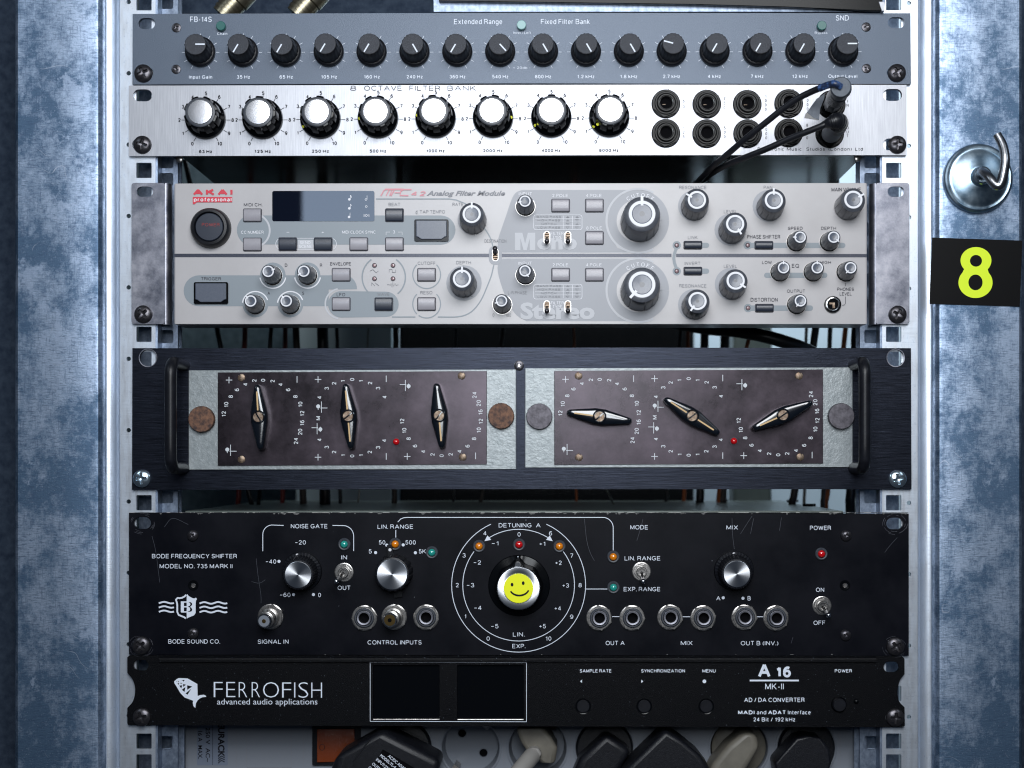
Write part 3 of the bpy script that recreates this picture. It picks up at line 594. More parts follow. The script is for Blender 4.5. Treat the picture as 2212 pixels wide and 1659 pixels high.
# ------------------------------------------------------------------ rack uprights
HOLES = [6, 51, 106, 160, 205, 260, 315, 368, 414, 470, 514, 569, 625, 677, 722, 776, 824, 879, 935, 979, 1034, 1086, 1131, 1189, 1244, 1289, 1344, 1397, 1440, 1498, 1552, 1601, 1646, 1700]
SMALL = [4+154.2*i for i in range(11)]
def sq(w, r):
    return [(w-r+r*math.cos(a), w-r+r*math.sin(a)) for a in (0, PI/4, PI/2)]+[(-w+r+r*math.cos(a), w-r+r*math.sin(a)) for a in (PI/2, 3*PI/4, PI)]+[(-w+r+r*math.cos(a), -w+r+r*math.sin(a)) for a in (PI, 5*PI/4, 3*PI/2)]+[(w-r+r*math.cos(a), -w+r+r*math.sin(a)) for a in (3*PI/2, 7*PI/4, 2*PI)]
def strip(b, x0, x1, z0, z1, holes, h0, h1):
    """a long plate cut into one cell per hole"""
    x0, x1 = min(x0, x1), max(x0, x1); holes = sorted([h for h in holes if z0+8 < h[1] < z1-8], key=lambda h: h[1])
    cuts = [z0]+[(a[1]+c[1])/2 for a, c in zip(holes, holes[1:])]+[z1]
    for (hx, hz, lp), za, zb in zip(holes, cuts, cuts[1:]):
        hl = [(hx+x, hz+z) for x, z in lp]; out = [(x0, za), (x1, za), (x1, zb), (x0, zb)]; P = out+hl
        tr = tessellate_polygon([[Vector((x, z, 0)) for x, z in out], [Vector((x, z, 0)) for x, z in hl[::-1]]]); m = len(hl)
        P = out+hl[::-1]
        b.add([(x, -h1, z) for x, z in P], tr); b.add([(x, -h0, z) for x, z in P], tr)
        b.add([(x, -h0, z) for x, z in hl]+[(x, -h1, z) for x, z in hl], [(i, (i+1) % m, m+(i+1) % m, m+i) for i in range(m)])
        for x in (x0, x1): b.add([(x, -h0, za), (x, -h1, za), (x, -h1, zb), (x, -h0, zb)], [(0, 1, 2, 3)])
def upright(side):
    L = side == 0
    q = (lambda p: p) if L else (lambda p: 2241.5-p)           # mirror in photograph pixels
    hh = -3.2
    root = empty('rack_upright', W(q(200), 1700, -3), ('plain galvanised upright with square holes, nothing stuck on it, left of the rack' if L else 'galvanised upright carrying the yellow 8 sticker and the hook magnet'), 'rack upright', 'galvanised uprights of the rack')
    z0, z1 = Z(1790), Z(-130)
    def prof(name, pts, m_, bv=0, sm=30):
        # pts: (px, h) open section, swept vertically with 1.5 mm thickness behind
        P = [(W(q(x), 0, h)[0], -h) for x, h in pts]; n = len(P); b = MB()
        th = 1.5
        v = [(x, y, z) for x, y in P for z in (z0, z1)]+[(x, y+th, z) for x, y in P for z in (z0, z1)]
        f = [(2*i, 2*i+1, 2*i+3, 2*i+2) for i in range(n-1)]+[(2*n+2*i, 2*n+2*i+2, 2*n+2*i+3, 2*n+2*i+1) for i in range(n-1)]
        f += [(0, 1, 2*n+1, 2*n), (2*n-2, 2*n-1, 4*n-1, 4*n-2)]
        b.add(v, f); return part(name, b, m_, root, smooth=sm)
    edge = 33 if L else 34
    prof('side_plate', [(edge, -70), (edge, -2), (edge+2, 1.5), (edge+6, 2.6), (120, 2.9), (205, 2.6), (212, 2.2), (218, .5), (223, -2.5), (226, -6), (229, -10)], 'galvanised')
    prof('corner_channel', [(229.3, -9.5), (231, -11), (236, -11.6), (248, -11.6), (254, -10.6), (257.5, -8), (258.5, -6)], 'zinc')
    # front flange with round and square holes
    x0, xm, x1 = X(q(259), hh), X(q(288), hh), X(q(336), hh)
    hx = X(q(311), hh); cx = X(q(278), hh)
    b = MB(); strip(b, xm, x1, z0, z1, [(hx, Z(y, hh), sq(4.75, .5)) for y in HOLES], -5.2, -3.2)
    strip(b, x0, xm, z0, z1, [(cx, Z(y, hh)+(0 if L else -.8), [(1.4*math.cos(PI/6*k), 1.4*math.sin(PI/6*k)) for k in range(12)]) for y in SMALL], -5.2, -3.2)
    part('front_flange', b, 'zinc', root, smooth=0)
    # return flange further back with slots
    hb = -16; x0, x1 = X(q(337), hb), X(q(384), hb); sx = X(q(360), hb)
    ys = (5, 55, 110, 165, 220, 275, 349, 388, 440, 495, 550, 605, 660, 727, 780, 835, 890, 945, 1000, 1073, 1130, 1190, 1250, 1310, 1370, 1430, 1490, 1604, 1740)
    b = MB(); strip(b, x0, x1, z0, z1, [(sx, Z(y, hb), sq(4.2, 1.3)) for y in ys], hb-2, hb); part('return_flange', b, 'dark_steel', root, smooth=0)
    # channel wall joining the two, and the bar seen through the slots
    a = X(q(336.5), -5); b = MB().box(min(a, a+(.0 if L else 0)), a+(1.2 if L else -1.2), 5.3, 15.9, z0, z1)
    part('channel_wall', b, 'dark_steel', root, smooth=0)
    xx0, xx1 = sorted((X(q(300), -40), X(q(392), -40))); b = MB().box(xx0, xx1, 40, 42, z0, z1)
    part('back_flange', b, 'dark_steel', root, smooth=0)
    return root
upL = upright(0); upR = upright(1)

# ------------------------------------------------------------------ things fixed to the right upright
def poly_sheet(name, pts, h, th, m_, parent=None, sm=0):
    b = MB().prism([pxloop(pts, h)], h-th, h); return part(name, b, m_, parent, smooth=sm)
hs = 3.4
st = empty('number_sticker', W(2107, 588, hs), 'black rectangular sticker with a big fluorescent yellow 8', 'sticker')
quad = [t('B2', 1617, 433), t('B2', 2202, 453), t('B2', 2185, 880), t('B2', 1600, 863)]
poly_sheet('backing', quad, hs, .35, 'sticker_black', st)
def bez8():
    c1 = t('B2', 1901, 582); c2 = t('B2', 1898, 725)
    out = [];
    for k in range(0, 61):
        a = math.radians(-40+260*k/60); out.append((c1[0]+100/3*math.cos(a), c1[1]-87/3*math.sin(a)))
    for k in range(0, 61):
        a = math.radians(140+260*k/60); out.append((c2[0]+110.5/3*math.cos(a), c2[1]-(100/3)*math.sin(a)))
    h1 = arc(t('B2', 1901, 584), (39/3, 38/3), 0, 350, 35); h2 = arc(t('B2', 1898, 724), (46/3, 51/3), 0, 350, 35)
    return out, [h1, h2]
p = Print(hs); o8, hl = bez8(); p.poly(o8, hl); p.build('neon_yellow', st, 'numeral')
# hook magnet
hk = empty('hook_magnet', W(2110, 386, 2.8), 'round zinc plated magnet with a bent steel hook on the right upright', 'magnetic hook')
c = W(2110, 387, 3)
b = MB().lathe([(21, 0), (21.4, 1.0), (21.2, 3.4), (20.6, 4.4), (19.6, 4.9), (18.4, 4.6), (17.4, 4.7), (16.5, 5.2), (11, 6.6), (7, 7.6), (6.2, 7.9)], 72, c=c); part('magnet_cup', b, 'zinc_cup', hk, smooth=25)
b = MB().lathe([(6.1, 7.6), (6.1, 8.8), (5.7, 12.6), (5.2, 13.4), (4.4, 13.9), (3.0, 13.9), (2.9, 12)], 40, c=(c[0], -2.8, c[2])); part('boss', b, 'zinc_screw', hk, smooth=25)
pts = catmull([(c[0], -13, c[2]), (c[0]+.5, -18, c[2]+.3), W(2120, 371, 26), W(2134, 381, 33), W(2149, 398, 36), W(2160, 399, 37), W(2167, 378, 38), W(2171, 345, 38), W(2166, 315, 36), W(2154, 291, 34)], 8)
b = MB().tube(pts, lambda u: 2.5+.5*math.sin(u*3), 16); part('hook', b, 'hook_steel', hk, smooth=60)
# ------------------------------------------------------------------ device above
hb = 2
d = empty('rack_device_above', W(1420, 12, 0), 'silver lipped black device partly visible above the grey panel', 'rack device')
b = MB().prism([pxloop([(936, 26.5), (1910, 26), (1918, -60), (934, -60)], 0)], -60, 0); part('body', b, 'dark_steel', d, bevel=.4, smooth=0)
b = MB().prism([pxloop([(948, 2), (1100, 4), (1500, 9.5), (1700, 15), (1880, 23), (1906, 23), (1908, -60), (944, -60)], 4)], .2, 4); part('glossy_front', b, 'socket_black', d, bevel=.5, smooth=0)
b = MB().prism([pxloop([(1898, 3), (1911, 3), (1911, 24), (1905, 24)], 4.6)], .2, 4.6); part('end_trim', b, 'brushed_aluminium', d, bevel=.3, smooth=0)
b = MB().box(X(384, -90), X(940, -90), 90, 96, Z(29, -90), Z(-80, -90)); part('dark_backing', b, 'dark_felt', d, smooth=0)  # dark sheet added to make the gap behind the gold plugs read dark
# XLR plugs above left
def xlr(px0, py0, px1, py1, lbl, h=-22):
    a = Vector(W(px0, py0, h)); b_ = Vector(W(px1, py1, h)); dd = (b_-a)
    r = empty('cable_connector', tuple(a), lbl, 'connector', 'gold coloured plugs above the grey panel')
    q = MB().tube([a, a+dd*.05, a+dd*.08, a+dd*.55, a+dd*.58, a+dd*1.0], lambda u: (7.2, 8.2, 8.7, 8.7, 7.6, 7.3)[round(u*5)], 30); part('shell', q, 'xlr_gold', r, smooth=30)
    for k in range(4):
        m = a+dd*(.62+.09*k); q = MB().tube([m-dd.normalized()*.9, m+dd.normalized()*.9], 7.9, 30); part('grip_ridge', q, 'xlr_gold', r, smooth=30)
    q = MB().tube(catmull([a+dd*.98, a+dd*1.3, a+dd*1.7+Vector((-4, 4, -6)), a+dd*2+Vector((-6, 22, -30))], 8), 3.2, 12); part('cable_tail', q, 'cable_black', r, smooth=60)
def xlr2(x_top, x_bot, lbl):
    xlr(x_top, -40, x_bot, 34, lbl)
xlr2(548, 480, 'gold coloured round plug behind the grey panel, the left one of two')
xlr2(706, 640, 'gold coloured round plug behind the grey panel, the right one of two')
# ------------------------------------------------------------------ cables hanging in the depth of the rack
def cable(pts, r, m_, lbl, grp='cables hanging behind the rack'):
    P = [W(x, y, h) for x, y, h in pts]; b = MB().tube(catmull(P, 6), r, 10)
    o = part('cable', b, m_, None, smooth=60); tag(o, lbl, 'cable', grp); return o
def vcable(x1, x2, h, wpx, m_, lbl):
    """x1 at the gap under the pale module (y 725), x2 at the gap above the black shifter (y 1080)"""
    f = (DIST-h)/DIST; r = wpx/2/K*f
    sl = (x2-x1)/355
    return cable([(x1-sl*380, 345, h), (x1-sl*160+4, 560, h-4), (x1-sl*20, 705, h), (x1+sl*30, 755, h), ((x1+x2)/2+random.uniform(-8, 8), 900, h-8), (x2-sl*20, 1060, h), (x2+sl*20, 1105, h), (x2+5, 1300, h-10)], r, m_, lbl)
V = [(472, 540, -150, 11, 'cable_black', 'black cable, leftmost in front of the dark felt behind the rack'),
     (529, 515, -170, 11, 'cable_red', 'dark red cable against the felt at the left behind the rack'),
     (585, 560, -140, 9, 'cable_black', 'thin black cable slanting across the felt behind the rack'),
     (616, 610, -190, 10, 'cable_red', 'second dark red cable, next to a thick brown one on the left'),
     (640, 655, -160, 15, 'cable_brown', 'thick dark brown cable at the left edge of the pale board'),
     (697, 702, -150, 24, 'cable_black', 'very thick black cable in front of the pale board'),
     (728, 735, -175, 8, 'cable_black', 'thin black cable just right of the very thick one'),
     (795, 775, -200, 3.5, 'cable_pale', 'thin beige cable hanging over the pale board'),
     (855, 852, -180, 12, 'cable_brown', 'brown cable at the right edge of the pale board'),
     (985, 980, -220, 5, 'cable_black', 'thin black cable before the black cabinet back, nearest the middle left'),
     (1085, 1040, -210, 8, 'cable_brown', 'brown cable in the dark middle behind the rack'),
     (1240, 1245, -230, 5, 'cable_orange', 'orange wire in the dark middle behind the rack'),
     (1470, 1440, -230, 7, 'cable_black', 'black cable at the right end of the black cabinet back'),
     (1487, 1478, -240, 8, 'cable_orange', 'orange-red cable at the right end of the black cabinet back'),
     (1522, 1512, -200, 18, 'cable_black', 'thick black cable left of the pale post'),
     (1566, 1560, -210, 20, 'cable_brown', 'thick brown cable touching the left side of the pale post'),
     (1760, 1714, -150, 16, 'cable_brown', 'broad brown cable in front of the pale wall, right half of the rack'),
     (1742, 1738, -190, 7, 'cable_pale', 'grey cable in front of the pale wall, behind the broad brown one'),
     (1793, 1778, -170, 10, 'cable_brown', 'slim brown cable in front of the pale wall'),
     (1825, 1786, -180, 11, 'cable_orange', 'orange cable in front of the pale wall near the right upright'),
     (1850, 1838, -150, 22, 'cable_black', 'thick black cable beside the right upright')]
for a in V: vcable(*a)
cable([(1430, 690, -120), (1520, 708, -110), (1600, 716, -100), (1680, 734, -95), (1760, 765, -100), (1840, 830, -110)], 4.6, 'cable_black', 'fat black cable curving down to the right behind the rack')
cable([(1640, 690, -170), (1625, 720, -170), (1612, 755, -170), (1590, 900, -180), (1555, 1050, -200), (1552, 1110, -200)], 1.5, 'cable_orange', 'thin orange wire crossing behind the fat curving cable')
cable([(1300, 1040, -140), (1312, 1062, -140), (1322, 1082, -140), (1350, 1150, -150)], .7, 'cable_pale', 'thin white wire slanting in the dark above the black shifter')
# ------------------------------------------------------------------ helpers for front panels
def slot_loop(cx, cy, w, hh, h=0): return list(reversed(pxloop(pill(cx, cy, w, hh), h)))
def panel(parent, outline, holes, m_, h=0, th=3.0, bv=.3, name='front_plate'):
    b = MB().prism([pxloop(outline, h)]+holes, h-th, h); return part(name, b, m_, parent, org=W(1120, sum(p[1] for p in outline)/len(outline), h), smooth=0)
def chassis(parent, x0, x1, y0, y1, depth, m_='dark_underside', h=-3.1):
    a, b_ = W(x0, y0), W(x1, y1); b = MB().box(a[0], b_[0], -h, -h+depth, b_[2], a[2]); return part('chassis', b, m_, parent, smooth=0)
def cyl(name, parent, px, py, prof, m_, h=0, n=32, sm=35, label=None, mi=None):
    b = MB().lathe(prof, n); me = b.mesh(name, m_, sm); return inst(name, me, W(px, py, h), parent, label=label)
def sock(px, py, rr_=4.6): # recessed threaded hole
    pass

# ================================================================== 1: grey filter bank
u = empty('filter_bank_unit', W(1127, 182), 'grey-blue rack unit with a row of sixteen tall black knobs', 'audio unit')
panel(u, [(286.5, 30), (1120, 27.8), (1966.5, 28.5), (1968, 181.5), (1120, 180), (286, 182.5)],
      [slot_loop(317, 51, 36, 24), slot_loop(1936, 49, 36, 24), slot_loop(313, 157, 36, 24), slot_loop(1934, 157, 36, 24)], 'grey_paint')
chassis(u, 390, 1860, 32, 178, 150)
p = Print(); W_ = p
KX = [433.3+92.48*i for i in range(16)]
ANG = [0, 240, 240, 240, 240, 300, 240, 312, 300, 300, 300, 165, 240, 240, 240, 0]
KL = ['Input Gain', '35 Hz', '65 Hz', '105 Hz', '160 Hz', '240 Hz', '360 Hz', '540 Hz', '800 Hz', '1.2 kHz', '1.8 kHz', '2.7 kHz', '4 kHz', '7 kHz', '12 kHz', 'Output Level']
KW = [151, 86, 87, 104, 104, 105, 104, 105, 105, 112, 112, 112, 85, 84, 102, 188]
for i, x in enumerate(KX):
    y = 113-1.3*i/15
    for k in range(11):
        a = math.radians(-60+30*k); p.line([(x+33.5*math.cos(a), y-33.5*math.sin(a)), (x+40.5*math.cos(a), y-40.5*math.sin(a))], .9)
    o = inst('knob', ME['knob_tall'], W(x, y), u, spin=0, lean=4.0+random.uniform(-.9, .9), leanx=random.uniform(-.9, .9))
    sub('knob_cap', ME['knob_tall_cap'], o)
    sub('pointer_line', ME['knob_tall_line'], o, spin=ANG[i]-90)
    p.text('A0', KL[i], x*3-KW[i]/2, x*3+KW[i]/2, 499-5*i/15, 23, bold=.016)
p.text('A0', 'FB-14S', 1232, 1372, 125, 35); p.text('A0', 'Chain', 1407, 1473, 218, 17, bold=.016)
p.text('A1', 'Extended Range', 730, 1043, 140, 34); p.text('A1', 'Fixed Filter Bank', 1293, 1610, 140, 34); p.text('A1', 'Invert Left', 1115, 1229, 212, 16)
p.text('A1', '+ 20db -', 1113, 1225, 439, 16); p.text('A2', 'SND', 992, 1078, 116, 35); p.text('A2', 'Bypass', 856, 938, 212, 16)
p.build('print_white', u)
for (tl, x, y), m_ in ((('A0', 1437, 176), 'button_green'), (('A1', 1168, 170), 'button_pale_green'), (('A2', 897, 174), 'button_green')):
    px, py = t(tl, x, y); cyl('push_button', u, px, py, [(2.9, 0), (2.9, 3.0), (2.6, 3.4), (.01, 3.4)], m_, label={'button_green': 'dark green round push button', 'button_pale_green': 'pale green round push button'}[m_])
for tl, x, y in (('A0', 1143, 180), ('A0', 1141, 449), ('A2', 1190, 175), ('A2', 1192, 444)): mk_screw(u, 'small_dark', *t(tl, x, y), name='small_screw', h=.15)
for x, y in ((310, 159), (1937, 158)): mk_screw(u, 'rack_dark', x, y)

# ================================================================== 2: silver octave filter
u = empty('octave_filter_unit', W(1118, 336), 'silver aluminium rack unit with eight black knobs with shiny round caps', 'audio unit')
panel(u, [(278, 185), (700, 184), (1400, 183), (1958.5, 183.5), (1958.6, 335), (1400, 335), (278, 337)],
      [slot_loop(308, 206, 41, 26), slot_loop(1928, 205, 41, 26), slot_loop(306, 312, 41, 26), slot_loop(1928, 312, 41, 26)], 'brushed_aluminium')
chassis(u, 386, 1868, 187, 333, 260)
p = Print(); pw = Print(.02)
C8 = [t('A0', 1335, 778), t('A0', 1705, 777), t('A0', 2079, 775), t('A1', 240, 772), t('A1', 613, 771), t('A1', 985, 769), t('A1', 1362, 767), t('A1', 1737, 765)]
FR = ['63 Hz', '125 Hz', '250 Hz', '500 Hz', '1000 Hz', '2000 Hz', '4000 Hz', '8000 Hz']; FW = [85, 107, 112, 108, 120, 127, 121, 127]
SP = [0, 20, 12, 5, 30, 10, 22, 0]
for i, (x, y) in enumerate(C8):
    q = p if i < 2 else pw
    for k in range(11):
        a = math.radians(240-30*k); q.line([(x+44*math.cos(a), y-44*math.sin(a)), (x+53*math.cos(a), y-53*math.sin(a))], 1.35)
        rad = 57.5 if k not in (0, 10) else 59; q.tc(x+rad*math.cos(a), y-rad*math.sin(a), str(k), 8.2, bold=.034, wf=.85)
    q.text('A0', FR[i], x*3-FW[i]/2-3, x*3+FW[i]/2-3, 982-8*i/7, 21, bold=.045)
    o = inst('knob', ME['knob_lobed'], W(x-.5, y-2.0), u, spin=SP[i], lean=2.4+random.uniform(-.8, .8), leanx=random.uniform(-.8, .8))
    sub('collar', ME['knob_lobed_ring'], o); sub('knob_cap', ME['knob_lobed_cap'], o)
for tl, x, y, h in (('A0', 1968, 820, 3), ('A1', 119, 768, 3), ('A1', 492, 747, 3), ('A1', 1100, 761, 3), ('A1', 1257, 813, 3), ('A1', 1636, 820, 3), ('A1', 1277, 802, 10), ('A1', 1661, 806, 10)):
    inst('yellow_mark', ME['dot'], W(*t(tl, x, y), h+.1), u)
for s_, a, b_ in (('8', 57, 97), ('OCTAVE', 148, 393), ('FILTER', 441, 640), ('BANK', 688, 872)): pw.text('A1', s_, a, b_, 571.5, 33, bold=.0)
J = [('A1', 2103, 674, 1), ('A1', 2103, 865, 0), ('A2', 156, 676, 1), ('A2', 155, 867, 0), ('A2', 418, 677, 1), ('A2', 420, 867, 0), ('A2', 686, 672, 1), ('A2', 686, 862, 0), ('A2', 962, 680, 0), ('A2', 952, 868, 0)]
for tl, x, y, c_ in J: mk_jack_black(u, *t(tl, x, y), rot=random.uniform(-20, 20), contact=bool(c_))
for x, ys, s_ in ((7, (655, 690), '63'), (7, (830, 857, 885), '125'), (271, (637, 668, 698), '250'), (273, (829, 857, 886), '500'), (539, (625, 652, 680, 708), '1000'), (542, (811, 838, 866, 893), '2000'),
                  (810, (622, 650, 678, 706), '4000'), (807, (811, 838, 866, 893), '8000'), (1069, (655, 682), 'IN'), (1069, (828, 855, 881), 'OUT')):
    for yy, ch in zip(ys, s_): px, py = t('A2', x, yy); p.tc(px, py, ch, 6.6, bold=.004, wf=.8)
for s_, a, b_ in (('E', 486, 502), ('lectroni', 515, 640), ('c', 644, 656), ('Music', 675, 772), ('Studios', 801, 922), ('(London)', 945, 1096), ('Ltd', 1118, 1168)): p.text('A2', s_, a, b_, 966, 22, bold=.012)
p.build('print_black', u); pw.build('print_mottled_black', u, label='mottled grey black lettering')
for x, y in ((308, 313), (1938, 313)): mk_screw(u, 'rack_dark', x, y)
# small screws under the chassis
for x, y in ((388, 344), (1852, 342)): cyl('chassis_screw', u, x, y, [(2.2, 0), (2.2, .8), (1.6, 1.2), (.01, 1.2)], 'jack_metal', h=-8)

# plugs and cables in the silver unit
def tube_part(name, pts, r, m_, parent, n=18, sm=60, label=None):
    return part(name, MB().tube(pts, r, n), m_, parent, smooth=sm, label=label)
def plugcable(lbl, base, mid, tip, cablepts, big):
    r = empty('patch_cable', W(*base, 4.6), lbl, 'cable', 'patch cables plugged into the silver unit')
    A = Vector(W(*base, 4.6)); B = Vector(W(*mid)); T = Vector(W(*tip)); d1 = (B-A)
    if big:
        fl = [A, A+d1*.04, A+d1*.5, A+d1*.52]; tube_part('plug_barrel', [A, A+d1*.06, A+d1*.44, A+d1*.5], lambda u: (4.4, 5.2, 5.4, 4.9)[round(u*3)], 'knob_charcoal', r, n=8, sm=20)
        for k in range(6): m = A+d1*(.52+.055*k); n_ = d1.normalized(); tube_part('plug_rib', [m-n_*.7, m-n_*.55, m+n_*.55, m+n_*.7], lambda u: (5.0, 5.9-.08*k, 5.9-.08*k, 5.0)[round(u*3)], 'knob_charcoal', r, 28, 30)
        tube_part('plug_sleeve', [A+d1*.86, A+d1*.88, A+d1*1.10, T-(T-B)*.25, T-(T-B)*.1, T], lambda u: (4.9, 5.2, 5.8, 6.2, 6.1, 5.4)[round(u*5)], 'grey_tape', r, 30, 40)
        n_ = (T-B).normalized()
    else:
        tube_part('plug_barrel', [A, A+d1*.1, A+d1*.75, A+d1*.98], lambda u: (4.8, 5.7, 5.5, 5.0)[round(u*3)], 'grey_tape', r, 30, 40)
    P = [W(*q) for q in cablepts]
    c_ = catmull([tuple(T)]+P, 8)
    tube_part('cable', c_, lambda u: 1.9, 'cable_black', r, 14)
    return r, A, B, T, P
r1, A, B, T, P = plugcable('upper black cable with a long ribbed plug and a flap of grey tape', t('A2', 962, 684), (1816, 196, 44), (1816.5, 188, 62),
    [(1803, 181, 63), (1788, 184, 60), (1760, 195, 54), (1725, 212, 48), (1690, 236, 42), (1655, 264, 36), (1610, 300, 28), (1575, 330, 18), (1545, 355, 4), (1515, 385, -22), (1480, 420, -60), (1430, 470, -110)], True)
# blue worn stretch of cable at the plug
tube_part('worn_sheath', catmull([tuple(T), W(1803, 181, 63), W(1788, 184, 60), W(1770, 191, 56.5)], 8), 2.05, 'cable_blue_worn', r1, 14, label='blue worn stretch of the black cable')
fl = [t('A2', 868, 640), t('A2', 922, 605), t('A2', 918, 640), t('A2', 893, 700), t('A2', 884, 776), t('A2', 845, 762), t('A2', 806, 727), t('A2', 832, 690)]
b = MB().prism([pxloop(fl[::-1], 40)], 39.2, 40); part('tape_flap', b, 'grey_tape', r1, smooth=0, bevel=.15)
fl = [t('A2', 806, 728), t('A2', 846, 763), t('A2', 884, 777), t('A2', 820, 768), t('A2', 789, 764), t('A2', 796, 738)]
b = MB().prism([pxloop(fl[::-1], 40.6)], 39.9, 40.6); part('tape_back', b, 'tape_back', r1, smooth=0, label='rough pale underside of the tape')
r2, A, B, T, P = plugcable('lower black cable with a short angled plug, below the taped one', t('A2', 956, 872), (1810, 268, 40), (1808, 265, 42),
    [(1795, 264, 43), (1775, 272, 42), (1740, 286, 38), (1700, 302, 32), (1655, 322, 26), (1610, 340, 18), (1570, 356, 6), (1530, 380, -20), (1490, 415, -60), (1440, 465, -110)], False)
boot = catmull([W(1810, 275, 33), W(1812, 266, 42), W(1806, 262, 46), W(1797, 264, 46), W(1786, 267, 44)], 10)
tube_part('angled_boot', boot, lambda u: 5.2-2.3*max(0, u-.35)/.65, 'cable_black', r2, 26)
for k in range(8):
    i = 9+k*3
    a = boot[i]; n_ = (boot[i+1]-boot[i]).normalized(); rr_ = 5.2-2.3*max(0, i/(len(boot)-1)-.35)/.65+.45
    tube_part('boot_rib', [a-n_*.45, a-n_*.3, a+n_*.3, a+n_*.45], (lambda R: (lambda u: R-.5 if u in (0, 1) else R))(rr_), 'cable_black', r2, 26, 30)

# ================================================================== 3: pale filter module
HA = 10
u = empty('filter_module', W(1125, 700, HA), 'cream two-unit rack module with many charcoal knobs, a small display and grey graphics', 'audio unit')
F = [(376, 396), (1873.3, 395), (1873.3, 700.5), (376, 700.5)]
holes = []
b = MB().prism([pxloop(F, HA)], HA-26, HA); part('front_shell', b, 'cream_paint', u, org=W(1125, 548, HA), bevel=.9, smooth=0, seg=3)
a, b_ = W(384, 402, -16), W(1866, 690, -16); b = MB().box(a[0], b_[0], 16.1, 130, b_[2]+14, a[2]); part('chassis', b, 'dark_underside', u, smooth=0)
for L in (1, 0):
    q = (lambda x: x) if L else (lambda x: 2248.5-x)
    out = [(q(x), y) for x, y in rr(284, 395, 357, 700, 6)];
    if not L: out = out[::-1]
    b = MB().prism([pxloop(out), slot_loop(q(313), 414, 36, 22), slot_loop(q(309), 677, 36, 22)], -2.4, 0)
    part('rack_ear', b, 'nickel', u, bevel=.3, smooth=0)
    P = [(357, 0), (362, -.4), (367, -1.9), (370.5, -4.2), (372.5, -8), (373, -26)]
    sec = [(X(q(x), h), -h) for x, h in P]; z0, z1 = Z(700.5), Z(395.5); s_ = 1 if L else -1
    v = [(x, y, z) for x, y in sec for z in (z0, z1)]+[(x-s_*1.6, y+1.2, z) for x, y in sec for z in (z0, z1)]; n = len(sec)
    f = [(2*i, 2*i+1, 2*i+3, 2*i+2) for i in range(n-1)]+[(2*n+2*i, 2*n+2*i+2, 2*n+2*i+3, 2*n+2*i+1) for i in range(n-1)]+[(2*i, 2*i+2, 2*n+2*i+2, 2*n+2*i) for i in range(n-1)]+[(2*i+1, 2*n+2*i+1, 2*n+2*i+3, 2*i+3) for i in range(n-1)]
    part('ear_bend', MB().add(v, f), 'nickel', u, smooth=50)
    mk_screw(u, 'rack_dark', q(310), 679 if L else 679.5)
reg, reg2, blue, soft, blk, gry, dgr, red, pink, lt = [Print(HA+k) for k in (.0, .06, .03, .14, .26, .26, .26, .26, .26, .10)]
big = Print(HA+.2)
# big filter regions (blue-grey), curved left edge
def tp(tile, *pts): return [t(tile, x, y) for x, y in pts]
left_m = catmull([(x, y, 0) for x, y in tp('B1', (1170, 125), (1128, 145), (1100, 195), (1068, 290), (1035, 385), (1015, 450), (1018, 500), (1045, 528))], 5)
left_s = catmull([(x, y, 0) for x, y in tp('B1', (1045, 573), (1018, 600), (1015, 660), (1050, 780), (1095, 880), (1140, 940), (1200, 975))], 5)
cm, cs = t('B1', 1925, 325), t('B1', 1925, 775)
reg.poly([(v.x, v.y) for v in left_m]+[t('B1', 1858, 528), t('B1', 1790, 500)]+[t('B1', 1735, 420), t('B1', 1718, 325), t('B1', 1735, 230), t('B1', 1790, 160), t('B1', 1858, 125)])
reg.poly([(v.x, v.y) for v in left_s]+[t('B1', 1858, 975), t('B1', 1790, 945), t('B1', 1735, 865), t('B1', 1718, 775), t('B1', 1735, 690), t('B1', 1790, 612), t('B1', 1858, 573)])
for c_ in (cm, cs):
    reg.ring(c_, 170/3, 58/3); lt.ring(c_, 207/3, 13/3, 62, 298)
# other grey pools
blue.poly(tp('B0', (1700, 290))+[t('B1', 640, 290)]+arc(t('B1', 645, 385), 95/3, 90, -90, 12)+tp('B0', (1700, 478)))
blue.poly(arc(t('B0', 1638, 385), 103/3, 0, 350, 35))
lt.ring(t('B0', 1638, 388), 110/3, 12/3, -75, 62)
blue.poly(arc(t('B0', 1290, 778), 100/3, 90, 270, 14)+[t('B0', 2130, 878)]+[t('B0', 2130, 770), t('B1', 105, 768)]+arc(t('B1', 5, 768), 97/3, 0, 70, 8)+[t('B0', 2130, 678)])
blue.poly(arc(t('B0', 2212, 866), 86/3, 90, 270, 14)+[t('B1', 300, 948)]+arc(t('B1', 290, 866), 82/3, -90, 90, 12))
lt.ring(t('B0', 2205, 862), 97/3, 10/3, 100, 262)
for x, y in ((1768, 678), (1993, 677), (1655, 867), (1882, 867)):
    lt2 = t('B0', x, y); blue.disc(lt2, 83/3); up = y < 700
    soft.ring(lt2, 84/3, 8/3, 190 if up else 20, 350 if up else 172)
for x, y, r_, tl in ((848, 318, 95, 'B1'), (795, 728, 115, 'B1'), (70, 228, 100, 'B2'), (556, 228, 103, 'B2'), (310, 382, 104, 'B2'), (313, 735, 105, 'B2'), (72, 868, 102, 'B2')):
    reg2.disc(t(tl, x, y), r_/3)
for x0, x1, y0, y1, tl in ((398, 1055, 467, 501, 'B2'), (528, 938, 661, 695, 'B2'), (402, 845, 873, 908, 'B2'), (20, 172, 467, 500, 'B2'), (20, 172, 634, 668, 'B2')):
    a, b_ = t(tl, x0, y0), t(tl, x1, y1); blue.rrect(a[0], a[1], b_[0], b_[1], 5.6)
for x, y in ((422, 483), (424, 890)): blue.disc(t('B2', x, y), 27/3)
